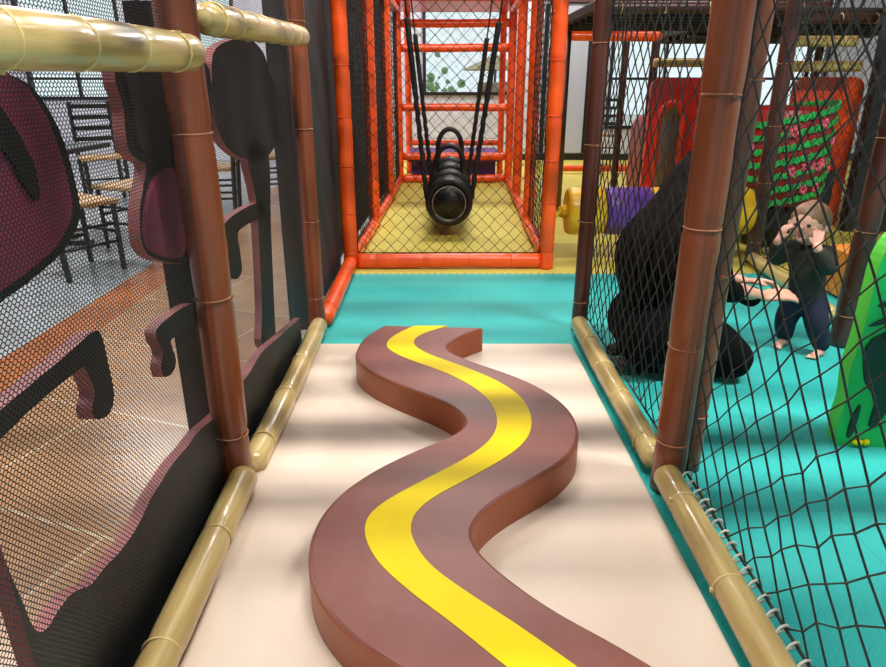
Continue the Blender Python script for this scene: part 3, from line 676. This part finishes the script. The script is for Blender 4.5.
# red arched panel (slide mouth)
def arch_panel(name, label, x0, x1, y, z1, m, ma, dm, arch):
    root = empty(name, ((x0+x1)/2, y, 0), label, 'play panel')
    b = MB(); r = .1
    ol = [(x0, y, 0), (x1, y, 0)]+[(x1-r+r*math.cos(q), y, z1-r+r*math.sin(q)) for q in [PI/2*i/6 for i in range(7)]]+[(x0+r+r*math.cos(q), y, z1-r+r*math.sin(q)) for q in [PI/2+PI/2*i/6 for i in range(7)]]
    if arch:
        ax0, ax1, az = arch; c = (ax0+ax1)/2; w = (ax1-ax0)/2
        A = [(ax1, y, 0)]+[(c+w*math.cos(q), y, az-w*1.4+w*1.4*math.sin(q)) for q in [PI*i/14 for i in range(15)]]+[(ax0, y, 0)]
        # panel with arched mouth: outline runs round the arch
        ol = [(x0, y, 0)]+list(reversed(A))+ol[1:]
    b.prism(ol, (0, .06, 0)); part(b, 'panel', m, root)
    if arch:
        bb = MB(); path = [Vector(p)+Vector((0, 0, .0)) for p in A]
        bb.tube(path, .035, 10); part(bb, 'arch_rim', m, root)
        # moulded chute behind the mouth
        cb = MB(); n = len(A); vs = []; fs = []
        for k in range(9):
            yy = y+.06+k*.12; zz = -0.0
            for p in A: vs.append((p[0], yy, max(0.0, p[2]-k*.02)))
        for k in range(8):
            for i in range(n-1): fs.append((k*n+i, k*n+i+1, (k+1)*n+i+1, (k+1)*n+i))
        cb.add(vs, fs); part(cb, 'chute', dm, root)
    return root
yA = 7.35
x0 = PY(650, 100, yA).x; x1 = PY(742, 100, yA).x; zt = PY(680, 78, yA).z
arch_panel('arched_panel', 'red moulded panel with an arched mouth behind the kneeling person', x0, x1, yA, zt, M['red'], None, M['red_dark'], (PY(655, 150, yA).x, PY(680, 150, yA).x, PY(668, 103, yA).z))
yC = 5.9
arch_panel('slide_panel', 'tall orange red plastic panel right of the striped drum', PY(793, 100, yC).x, PY(862, 100, yC).x, yC, PY(830, 77, yC).z, M['red_orange'], None, M['red_dark'], None)
# red drum with green zigzag stripes
yD = 5.15; cD = PY(778, 152, yD); rD = .34; z0 = max(.28, PY(778, 200, yD).z); z1 = PY(778, 106, yD).z
root = empty('striped_drum', (cD.x, yD, z0), 'dark red drum wrapped in jagged green strips with pink blossoms', 'play drum')
n = 36
b = MB(); b.tube([(cD.x, yD, .02), (cD.x, yD, z0)], .16, 20); part(b, 'stand', M['black'], root)
b = MB(); b.tube([(cD.x, yD, z0), (cD.x, yD, z0+.03), (cD.x, yD, z1-.03), (cD.x, yD, z1)], [rD-.03, rD, rD, rD-.03], n); part(b, 'drum_body', M['red_dark'], root)
nb = 7
for k in range(nb):
    b = MB(); zz = z0+.06+(z1-z0-.12)*k/(nb-1); m_ = 96; vs = []; fs = []
    for i in range(m_):
        q = 2*PI*i/m_; tilt = .1*math.cos(q); w = .017+.009*(i % 2)
        for rr_ in (rD+.004, rD+.014):
            for s in (-1, 1): vs.append((cD.x+rr_*math.cos(q), yD+rr_*math.sin(q), zz+tilt*.8+s*w+.006*math.sin(i*2.1)))
    for i in range(m_):
        j = (i+1) % m_; a_, c_ = i*4, j*4
        fs += [(a_+2, c_+2, c_+3, a_+3), (a_+1, a_+3, c_+3, c_+1), (a_, c_, c_+2, a_+2), (a_, a_+1, c_+1, c_)]
    b.add(vs, fs, 0, False); part(b, 'zigzag_strip', M['green_strip'], root)
for k in range(22):
    q = random.uniform(PI, 2*PI); zz = random.uniform(z0+.1, z1-.08); b = MB()
    c = Vector((cD.x+(rD+.012)*math.cos(q), yD+(rD+.012)*math.sin(q), zz)); t1 = Vector((-math.sin(q), math.cos(q), 0))
    for j in range(5):
        a_ = 2*PI*j/5; b.ball(c+t1*math.cos(a_)*.022+Vector((0, 0, math.sin(a_)*.022)), (.017, .017, .017), 6, 4)
    part(b, 'blossom', M['pink'], root)
# orange foam block and dark boards on the far right
p = G(838, 312); mb = MB(); mb.box((p.x+.12, p.y+.1, 0), (p.x+.42, p.y+.4, .3), bev=.02)
tag(mb.build('foam_block', M['orange_pad']), 'amber foam block beyond the bamboo floor rail behind the toddler', 'foam block')
mb = MB(); mb.box((3.5, 5.6, 0), (5.4, 5.7, 2.3)); struct(mb, 'wall_right', M['black_wall'])
mb = MB(); mb.box((2.35, 5.55, .0), (3.3, 5.61, .52), bev=.01); tag(mb.build('base_board', M['black']), 'low black board behind the striped drum', 'board')
# decks overhead
g = 'dark upper decks over the right room'
for k, (x0, y0, x1, y1, lb) in enumerate(((1.15, 5.2, 2.75, 6.7, 'over the roller'), (2.85, 6.02, 4.6, 7.35, 'over the orange red panel'), (2.6, 7.5, 4.6, 8.8, 'behind the red arched panel'))):
    rt = empty('play_deck', (x0, y0, 1.68), 'dark upper play deck '+lb, 'platform', g)
    mb = MB(); mb.box((x0, y0, 1.7), (x1, y1, 1.78), bev=.01); part(mb, 'deck_board', M['deck'], rt)
    for j in range(6): mb = MB(); mb.box((x0+.03, y0+.1+j*(y1-y0-.2)/5-.025, 1.65), (x1-.03, y0+.1+j*(y1-y0-.2)/5+.025, 1.699)); part(mb, 'joist', M['deck'], rt)
    for (px_, py_) in ((x0+.04, y0+.04), (x1-.04, y0+.04), (x0+.04, y1-.04), (x1-.04, y1-.04)):
        mb = MB(); mb.tube([(px_, py_, 0), (px_, py_, 1.7)], .035, 12)
        if py_ > y0+.5: part(mb, 'support_post', BRD, rt)
g = 'dark deck rails of the right room'
for k, (x0, y0, x1, lb) in enumerate(((1.15, 5.14, 2.75, 'along the deck over the roller'), (2.85, 5.96, 4.6, 'along the deck beyond the striped drum'))):
    pole('deck_rail', 'dark brown rail '+lb, 'rail', (x0, y0, 1.7), (x1, y0, 1.7), .04, M['brown_x'], M['tie'], .3, g, seed=120+k)
# right room nets
net('climbing_net', 'black net behind the toddler between two dark brown posts', (XQ+.06, 3.25, .1), (0, 1, 0), (0, 0, 1), 1.25, 1.85, .09, .1, .0024, M['net'], .02, .09, 21, 'nets of the right room')
net('climbing_net', 'black net right of the roller under the deck', (2.3, 4.75, .02), (1, 0, 0), (0, 0, 1), 1.6, 1.64, .1, .1, .0024, M['net'], .02, .09, 22, 'nets of the right room')

# green cutout on the right
xg = 1.46
root = empty('leaf_cutout', (xg, 2.0, 0), 'bright green leaf shaped foam cutout with dark markings at the right edge', 'painted cutout')
dirx = Vector((1, -.12, 0)).normalized()
def gp(px, py):                              # plane facing the corridor, standing on the floor
    d = ray(px, py); nrm = Vector((.12, 1, 0)); t = nrm.dot(Vector((xg, 2.02, 0)))/nrm.dot(d); return Vector((0, 0, CAM_H))+d*t
def gboard(nm, pts, m, th, off, ms=None, k=4):
    P = [gp(*q)+Vector((0, -off, 0)) for q in crom2(pts, k)]
    b = MB(); b.prism(P, (0, th, 0), 0, 1); return part(b, nm, [M[m], M[ms or m]], root)
def crom2(pts, k):
    return [(v.x, v.y) for v in crom([Vector((a, b, 0)) for a, b in pts], k, True)]
b0 = [(838, 446), (838, 425), (846, 400), (850, 372), (862, 335), (872, 295), (884, 255), (905, 232), (940, 240), (965, 300), (975, 380), (965, 450), (920, 456), (880, 452), (858, 455), (848, 450)]
gboard('leaf_body', b0, 'green', .06, 0, 'green_light')
gboard('dark_mark', [(864, 350), (876, 338), (900, 330), (915, 360), (900, 400), (886, 410), (876, 425), (868, 425), (874, 400), (864, 380)], 'green_dark', .008, .008)
gboard('dark_mark', [(868, 326), (888, 316), (905, 314), (888, 322)], 'green_dark', .008, .008)
gboard('dark_mark', [(870, 340), (890, 330), (900, 330), (886, 338)], 'green_dark', .008, .008)
gboard('dark_mark', [(846, 436), (852, 415), (860, 405), (852, 432)], 'green_dark', .008, .008)
gboard('dark_mark', [(877, 306), (892, 298), (905, 296), (890, 306)], 'green_dark', .008, .008)
P = gp(856, 441); b = MB(); b.ball(P+Vector((0, -.01, 0)), (.02, .01, .012), 10, 6); b.ball(P+Vector((.03, -.01, .0)), (.012, .01, .012), 8, 6); tag(part(b, 'yellow_spot', M['yellow_vinyl'], root), 'small pale yellow spots')

# ------------------------------------------------------------------ hall furniture behind the mesh
def chair(loc, rz, label):
    root = empty('dining_chair', (0, 0, 0), label, 'chair', 'dining chairs in the hall')
    def leg(x, y, h, tilt=0):
        b = MB(); b.tube([(x, y, 0), (x, y+tilt, h)], .021, 4, smooth=False); part(b, 'leg', M['chair'], root)
    leg(-.19, -.19, .45); leg(.19, -.19, .45); leg(-.19, .2, 1.02, .06); leg(.19, .2, 1.02, .06)
    b = MB(); b.box((-.22, -.22, .45), (.22, .21, .485), bev=.008); part(b, 'seat', M['seat'], root)
    for k in range(4):
        z = .62+k*.11; b = MB(); b.box((-.17, .205+.03*z, z), (.17, .225+.03*z, z+.045)); part(b, 'back_slat', M['chair'], root)
    b = MB()
    for z in (.2, .32):
        b.tube([(-.19, -.19, z), (-.19, .21, z)], .012, 6); b.tube([(.19, -.19, z), (.19, .21, z)], .012, 6)
    b.tube([(-.19, -.19, .26), (.19, -.19, .26)], .012, 6); part(b, 'stretcher', M['chair'], root)
    root.location = loc; root.rotation_euler = (0, 0, rz); return root
ch = [((-2.45, 4.35), 2.6, 'black ladder back chair nearest the mesh, beside the big maroon crown'),
      ((-2.35, 5.15), -1.9, 'black chair with light wood seat left of the first brown post'),
      ((-2.15, 6.3), -1.4, 'black chair with light wood seat farther along the aisle'),
      ((-3.4, 4.5), .9, 'black chair farthest left by the near table'),
      ((-1.75, 7.3), -1.2, 'black chair seen through the second mesh panel'),
      ((-3.6, 7.2), .6, 'black ladder back chair by the far table')]
for (x, y), rz, l in ch: chair((x, y, 0), rz, l)
def table(loc, label):
    root = empty('dining_table', (0, 0, 0), label, 'table', 'dining tables in the hall')
    b = MB(); b.box((-.38, -.38, .72), (.38, .38, .755), bev=.008); part(b, 'tabletop', M['chair'], root)
    b = MB(); b.tube([(0, 0, .03), (0, 0, .72)], .035, 10); part(b, 'pedestal', M['chair'], root)
    b = MB(); b.box((-.28, -.03, 0), (.28, .03, .035)); b.box((-.03, -.28, 0), (.03, -.03, .035)); b.box((-.03, .03, 0), (.03, .28, .035)); part(b, 'base', M['chair'], root)
    root.location = loc
table((-3.05, 5.15, 0), 'black square pedestal table nearest the mesh'); table((-2.75, 7.1, 0), 'black square pedestal table farther back in the hall')
chair((2.52, 10.4, 0), 2.9, 'black ladder back chair beside the pale grey door')

# ------------------------------------------------------------------ outdoors behind the windows
mb = MB(); mb.box((-14, YW+.3, -.15), (14, 30, -.05)); struct(mb, 'ground', M['pave'])
pxx = PY(495, 80, YW+2.2).x
pyy = YW+3.0
root = empty('patio_umbrella', (pxx, YW+2.2, -.05), 'tan patio umbrella outside the back window', 'umbrella')
b = MB(); b.tube([(pxx, YW+2.2, -.05), (pxx, YW+2.2, 1.75)], .025, 8); part(b, 'pole', M['frame'], root)
b = MB(); n = 8; vs = [(pxx, YW+2.2, 1.72)]+[(pxx+.62*math.cos(2*PI*i/n), YW+2.2+.62*math.sin(2*PI*i/n), 1.45) for i in range(n)]
vs += [(x, y, z-.02) for x, y, z in vs]
b.add(vs, [(0, 1+i, 1+(i+1) % n) for i in range(n)]+[(9, 10+(i+1) % n, 10+i) for i in range(n)]+[(1+i, 10+i, 10+(i+1) % n, 1+(i+1) % n) for i in range(n)], 0, False); part(b, 'canopy', M['canvas'], root)
b = MB(); b.box((pxx-.38, YW+1.05, -.05), (pxx+.18, YW+1.5, 1.22), bev=.03); tag(b.build('stone_planter', M['stone']), 'tall tan stone pillar in front of the patio umbrella', 'pillar')
for k in (4,):
    x = -12.75+k*3.15+random.uniform(-.1, .1); y = YW+7.5+random.uniform(-.5, .8); b = MB()
    for j in range(60):
        b.ball((x+max(-.9, min(.9, random.gauss(0, .5))), y+random.gauss(0, .35), .95+random.gauss(0, .4)), random.uniform(.04, .12), 8, 5)
    lb = ['far left', 'second from the left', 'third from the left', 'fourth from the left', 'middle', 'fourth from the right', 'third from the right', 'second from the right', 'far right'][k]
    rt = empty('garden_bush', (x, y, -.05), 'sparse pale green bush outside the window behind the orange ladder', 'bush')
    part(b, 'foliage', M['leaf'], rt); b = MB(); b.tube([(x, y, -.05), (x, y, 1)], .05, 8); part(b, 'stem', M['stone'], rt)

# ------------------------------------------------------------------ people
def blob(nm, caps, m, parent, vox=.008, sm=6, balls=(), extra=None):
    b = MB()
    for (pts, rs) in caps:
        P = [Vector(p) for p in pts]
        if len(P) > 2: 
            pp = crom([(p.x, p.y, p.z) for p in P], 5); q = []
            for i in range(len(pp)):
                t = i/5; k = min(int(t), len(rs)-2); q.append(rs[k]+(rs[k+1]-rs[k])*(t-k))
            P, rs = pp, q
        else:
            P = [P[0].lerp(P[1], i/4) for i in range(5)]; rs = [rs[0]+(rs[1]-rs[0])*i/4 for i in range(5)]
        b.tube(P, list(rs), 14); b.ball(P[0], rs[0], 14, 8); b.ball(P[-1], rs[-1], 14, 8)
    for c, r in balls: b.ball(c, r, 18, 12)
    o = part(b, nm, m, parent)
    r = o.modifiers.new('remesh', 'REMESH'); r.mode = 'VOXEL'; r.voxel_size = vox; r.use_smooth_shade = True
    s = o.modifiers.new('smooth', 'SMOOTH'); s.iterations = sm; s.factor = .5
    return o
def hand(wrist, fdir, pdir, s, curl=.5, thumb=1):
    """capsules for a palm, four fingers and a thumb. fdir fingers' direction, pdir palm normal"""
    f = Vector(fdir).normalized(); p = Vector(pdir); p = (p-f*p.dot(f)).normalized(); w = f.cross(p); W0 = Vector(wrist); out = []
    for k, (o, L) in enumerate(((-1.5, .8), (-.5, .95), (.5, 1.0), (1.5, .88))):
        a = W0+w*o*.012*s; kn = W0+f*.085*s+w*o*.021*s
        out.append(([a, kn], [.014*s, .0115*s]))
        t1 = kn+(f*math.cos(curl*.5)+p*math.sin(curl*.5))*.036*L*s+w*o*.003*s
        t2 = t1+(f*math.cos(curl*1.2)+p*math.sin(curl*1.2))*.026*L*s
        t3 = t2+(f*math.cos(curl*1.8)+p*math.sin(curl*1.8))*.02*L*s
        out.append(([kn, t1, t2, t3], [.0095*s, .009*s, .0085*s, .007*s]))
    b = W0+f*.02*s-w*thumb*.018*s; t1 = b+(f*.75-w*thumb*.75+p*.2).normalized()*.042*s; t2 = t1+(f*.9-w*thumb*.35+p*.35).normalized()*.032*s
    out.append(([b, t1, t2], [.014*s, .011*s, .009*s])); return out
# kneeling woman, sitting on her heels, facing the toddler
wx, wy = 1.0, 2.73
W = empty('person', (wx, wy, 0), 'person with long dark hair in black clothes kneeling behind the net', 'person')
hip = Vector((wx-.02, wy, .25)); chest = Vector((wx+.08, wy+.01, .56)); neck = Vector((wx+.09, wy+.01, .72)); head = Vector((wx+.125, wy, .865))
def V(x, y, z): return Vector((x, y, z))
elb = V(wx+.17, wy+.06-.17, .42); wr = V(wx+.40, wy-.02, .335)
elb2 = V(wx+.2, wy+.26, .42); wr2 = V(wx+.36, wy+.1, .37)
fd = V(1, .05, .08)
body_caps = [([hip, chest, neck], [.12, .12, .05]), ([neck, head], [.045, .05]),
     ([wr-V(.12, .05, -.04), wr], [.034, .024]), ([wr2-V(.12, -.05, -.03), wr2], [.034, .024])]
body_caps += hand(wr, fd, V(0, .3, -1), 1.0, .35, -1)+hand(wr2, V(1, -.15, .05), V(0, -.3, -1), 1.0, .5, 1)
hb = [(head, (.088, .072, .108)), (head+V(.035, 0, -.045), (.052, .05, .055)), (head+V(.093, 0, -.012), (.016, .011, .018)), (head+V(.07, 0, -.085), (.022, .024, .016)), (head+V(-.005, .075, -.015), (.016, .01, .026)), (head+V(-.005, -.075, -.015), (.016, .01, .026))]
bo = blob('body', body_caps, M['skin'], W, .006, 3, hb)
eb = MB()
for s in (-1, 1): eb.ball(head+V(.079, s*.03, .008), (.009, .013, .007), 10, 6)
part(eb, 'eyes', M['eye'], W)
eb = MB(); eb.ball(head+V(.083, 0, -.05), (.008, .021, .006), 12, 6); part(eb, 'mouth', M['lip'], W)
# jumper
blob('jumper', [([hip+V(0, -.08, -.02), hip+V(0, .08, -.02)], [.135, .135]), ([hip, V(wx+.02, wy, .4), chest+V(0, 0, 0)], [.15, .13, .125]),
     ([chest+V(.0, -.07, .0), chest+V(0, .07, 0)], [.115, .115]), ([chest, neck+V(0, 0, -.01)], [.11, .058]),
     ([neck+V(0, -.13, -.06), elb+V(0, -.02, 0), wr-V(.1, .01, -.02)], [.062, .052, .04]), ([neck+V(0, .13, -.06), elb2, wr2-V(.1, .0, -.02)], [.062, .052, .04]),
     ([neck+V(0, -.13, -.06), neck+V(0, .13, -.06)], [.06, .06]), ([wr-V(.1, .01, -.02), wr-V(.05, 0, -.0)], [.042, .047])], M['cloth_black'], W, .009, 6)
# trousers: folded legs
leg = []
for s in (-1, 1):
    y = wy+s*.105
    leg += [([V(wx-.06, y, .20), V(wx+.14, y-.005, .17), V(wx+.25, y-.02+s*.03, .105)], [.125, .11, .085]),
            ([V(wx+.25, y-.02+s*.03, .095), V(wx+.1, y, .075), V(wx-.14, y-s*.02, .06)], [.082, .072, .05])]
leg += [([V(wx-.08, wy-.09, .2), V(wx-.08, wy+.09, .2)], [.155, .155])]
blob('trousers', leg, M['cloth_black'], W, .009, 5)
for s in (-1, 1):
    y = wy+s*.09
    blob('shoe', [([V(wx-.13, y, .055), V(wx-.2, y, .04)], [.042, .03])], M['black'], W, .007, 4)
# hair
hc = [([head+V(-.01, 0, .035), head+V(-.075, 0, -.02), head+V(-.14, -.01, -.14), V(wx-.11, wy-.02, .57), V(wx-.15, wy-.03, .44), V(wx-.15, wy-.03, .34)], [.088, .095, .105, .12, .105, .05])]
for s in (-1, 1):
    hc += [([head+V(-.02, s*.035, .04), head+V(-.05, s*.07, -.08), V(wx-.0, wy+s*.1, .60), V(wx-.06, wy+s*.11, .45), V(wx-.10, wy+s*.1, .34)], [.07, .06, .07, .065, .02])]
    hc += [([head+V(.02, s*.045, .06), head+V(.0, s*.088, -.06), V(wx+.07, wy+s*.12, .62), V(wx+.04, wy+s*.13, .48)], [.05, .032, .045, .015])]
hc += [([V(wx-.05, wy-.12, .6), V(wx-.13, wy-.1, .45), V(wx-.17, wy-.08, .36)], [.06, .055, .02])]
blob('hair', hc, M['hair_black'], W, .008, 4, [(head+V(-.018, 0, .022), (.098, .086, .106))])
hs = MB(); rr = random.Random(5)
for k in range(150):
    q = rr.uniform(PI*.45, PI*1.55); s = math.sin(q); c = math.cos(q)
    a = head+V(-.03+c*.08, s*.082, .075); e_ = .30+rr.random()*.16
    hs.tube(crom([a, head+V(-.05+c*.125, s*.11, -.06), V(wx-.035+c*.19, wy-.01+s*.17, .61), V(wx-.06+c*.165+rr.uniform(-.02, .01), wy-.02+s*.17+rr.uniform(-.02, .02), .46), V(wx-.05+c*.125+rr.uniform(-.05, .03), wy-.03+s*.13+rr.uniform(-.03, .03), e_)], 3), [.006]*6+[.006]*4+[.005, .004, .002], 4, caps=False)
part(hs, 'hair_strands', M['hair_black'], W)

# toddler standing, facing the kneeling person, hands raised to the face
tx, ty = 1.75, 2.92
C = empty('person', (tx, ty, 0), 'barefoot toddler in dark olive top and navy trousers with hands raised to the face', 'person')
th = V(tx+.015, ty, .615)
fdir = V(-.78, -.62, 0).normalized(); sd = V(.62, -.78, 0).normalized()     # facing / towards image right
def T(f, s, z): return V(tx-.14*z, ty, 0)+fdir*f+sd*s+V(0, 0, z)
H = T(.01, .0, .612)
def rel(f, s, z): return H+fdir*f+sd*s+V(0, 0, z)
fl, fr = T(.02, -.085, .0), T(.02, .085, 0)
caps = [([T(0, 0, .28), T(0, 0, .42), T(0, 0, .52)], [.055, .06, .03]), ([T(0, 0, .50), H], [.032, .045])]
for s, f0 in ((-1, fl), (1, fr)):
    caps += [([T(0, s*.035, .27), T(.03, s*.07, .15), f0+V(0, 0, .035)], [.05, .036, .022]), ([f0+V(0, 0, .022)-fdir*.01, f0+V(0, 0, .018)+fdir*.06], [.021, .017])]
    for k in range(5): caps += [([f0+V(0, 0, .014)+fdir*.06+sd*(k-2)*.0085, f0+V(0, 0, .01)+fdir*(.083-abs(k-(2-s*2))*.003)+sd*(k-2)*.01], [.007, .006 if k != 2-s*2 else .008])]
hands = []
eL, eR = T(.06, -.115, .44), T(.06, .115, .44); wL, wR = T(.12, -.085, .535), T(.12, .085, .535)
caps += [([T(0, -.075, .49), eL, wL], [.028, .024, .018]), ([T(0, .075, .49), eR, wR], [.028, .024, .018])]
caps += hand(wL, V(0, 0, 1)-fdir*.35+sd*.2, -fdir+sd*.6, .55, .5, 1)+hand(wR, V(0, 0, 1)-fdir*.35-sd*.2, -fdir-sd*.6, .55, .5, -1)
balls = [(H, (.078, .078, .086)), (rel(.035, .03, -.03), (.032,)*3), (rel(.035, -.03, -.03), (.032,)*3), (rel(.083, 0, -.012), (.011, .011, .010)), (rel(.055, 0, -.06), (.022, .022, .018)), (rel(0, .08, -.01), (.014, .014, .02)), (rel(0, -.08, -.01), (.014, .014, .02))]
blob('body', caps, M['skin_child'], C, .0042, 3, balls)
eb = MB()
for s in (-1, 1): eb.ball(rel(.070, s*.028, .004), (.009, .009, .007), 10, 6)
part(eb, 'eyes', M['eye'], C)
eb = MB(); eb.ball(rel(.071, 0, -.042), (.012, .012, .005), 10, 6); part(eb, 'mouth', M['lip'], C)
blob('hair', [([rel(-.02, 0, .055), rel(-.06, 0, .01), rel(-.06, 0, -.04)], [.05, .05, .04])], M['hair_blond'], C, .006, 3, [(rel(-.014, 0, .016), (.086, .086, .084))])
blob('top', [([T(0, 0, .29), T(0, 0, .4), T(0, 0, .47)], [.078, .077, .066]), ([T(0, -.055, .485), T(0, .055, .485)], [.042, .042]),
     ([T(0, -.075, .485), eL, wL+(eL-wL)*.25], [.042, .037, .029]), ([T(0, .075, .485), eR, wR+(eR-wR)*.25], [.042, .037, .029])], M['shirt'], C, .006, 5)
blob('trousers', [([T(0, 0, .28), T(0, 0, .25)], [.079, .074]), ([T(0, -.035, .25), T(.03, -.07, .15), T(.01, -.085, .06)], [.062, .052, .04]),
     ([T(0, .035, .25), T(.03, .07, .15), T(.01, .085, .06)], [.062, .052, .04])], M['navy'], C, .006, 5)

# ------------------------------------------------------------------ lamps
def lamp(x, y, w, l, e, label, z=HC-.05, rz=0):
    root = empty('ceiling_lamp', (x, y, z), label, 'lamp', 'ceiling lamps')
    b = MB(); b.box((x-w/2-.03, y-l/2-.03, z), (x+w/2+.03, y+l/2+.03, z+.05)); part(b, 'housing', M['lamp_shell'], root)
    b = MB(); b.box((x-w/2, y-l/2, z-.012), (x+w/2, y+l/2, z-.0005)); part(b, 'diffuser', M['lamp'], root)
    ld = bpy.data.lights.new('lamp_light', 'AREA'); ld.shape = 'RECTANGLE'; ld.size = w; ld.size_y = l; ld.energy = e; ld.color = (1, .965, .92)
    lo = bpy.data.objects.new('lamp_light', ld); COL.objects.link(lo); lo.location = (x, y, z-.03)
LAMPS = [(.3, .9, 1.6, .09, 175, 'strip lamp over the near part of the mat'),
         (.1, 3.4, 1.4, .09, 60, 'strip lamp over the far part of the mat'),
         (2.6, 1.2, 1.6, .1, 300, 'strip lamp over the near right room'),
         (.2, 6.4, 1.6, .2, 130, 'strip lamp over the swing bay'),
         (3.0, 7.0, 1.4, .2, 35, 'strip lamp over the far right room'),
         (-4.2, 4.2, 1.6, .4, 300, 'strip lamp over the hall tables'),
         (-4.0, 8.6, 1.6, .4, 260, 'strip lamp at the back of the hall'),
         (-2.4, 1.6, 1.4, .3, 130, 'strip lamp over the hall aisle'),
         (1.0, 9.9, 1.8, .3, 200, 'strip lamp before the back wall')]
for a in LAMPS: lamp(*a)

# daylight outside
w = bpy.data.worlds.new('daylight'); S.world = w; w.use_nodes = True
bg = w.node_tree.nodes['Background']; bg.inputs[0].default_value = (.86, .95, 1, 1); bg.inputs[1].default_value = 1.6

S.view_settings.view_transform = 'Standard'; S.view_settings.look = 'None'; S.view_settings.gamma = 1
S.view_settings.use_curve_mapping = False; S.view_settings.exposure = -0.4
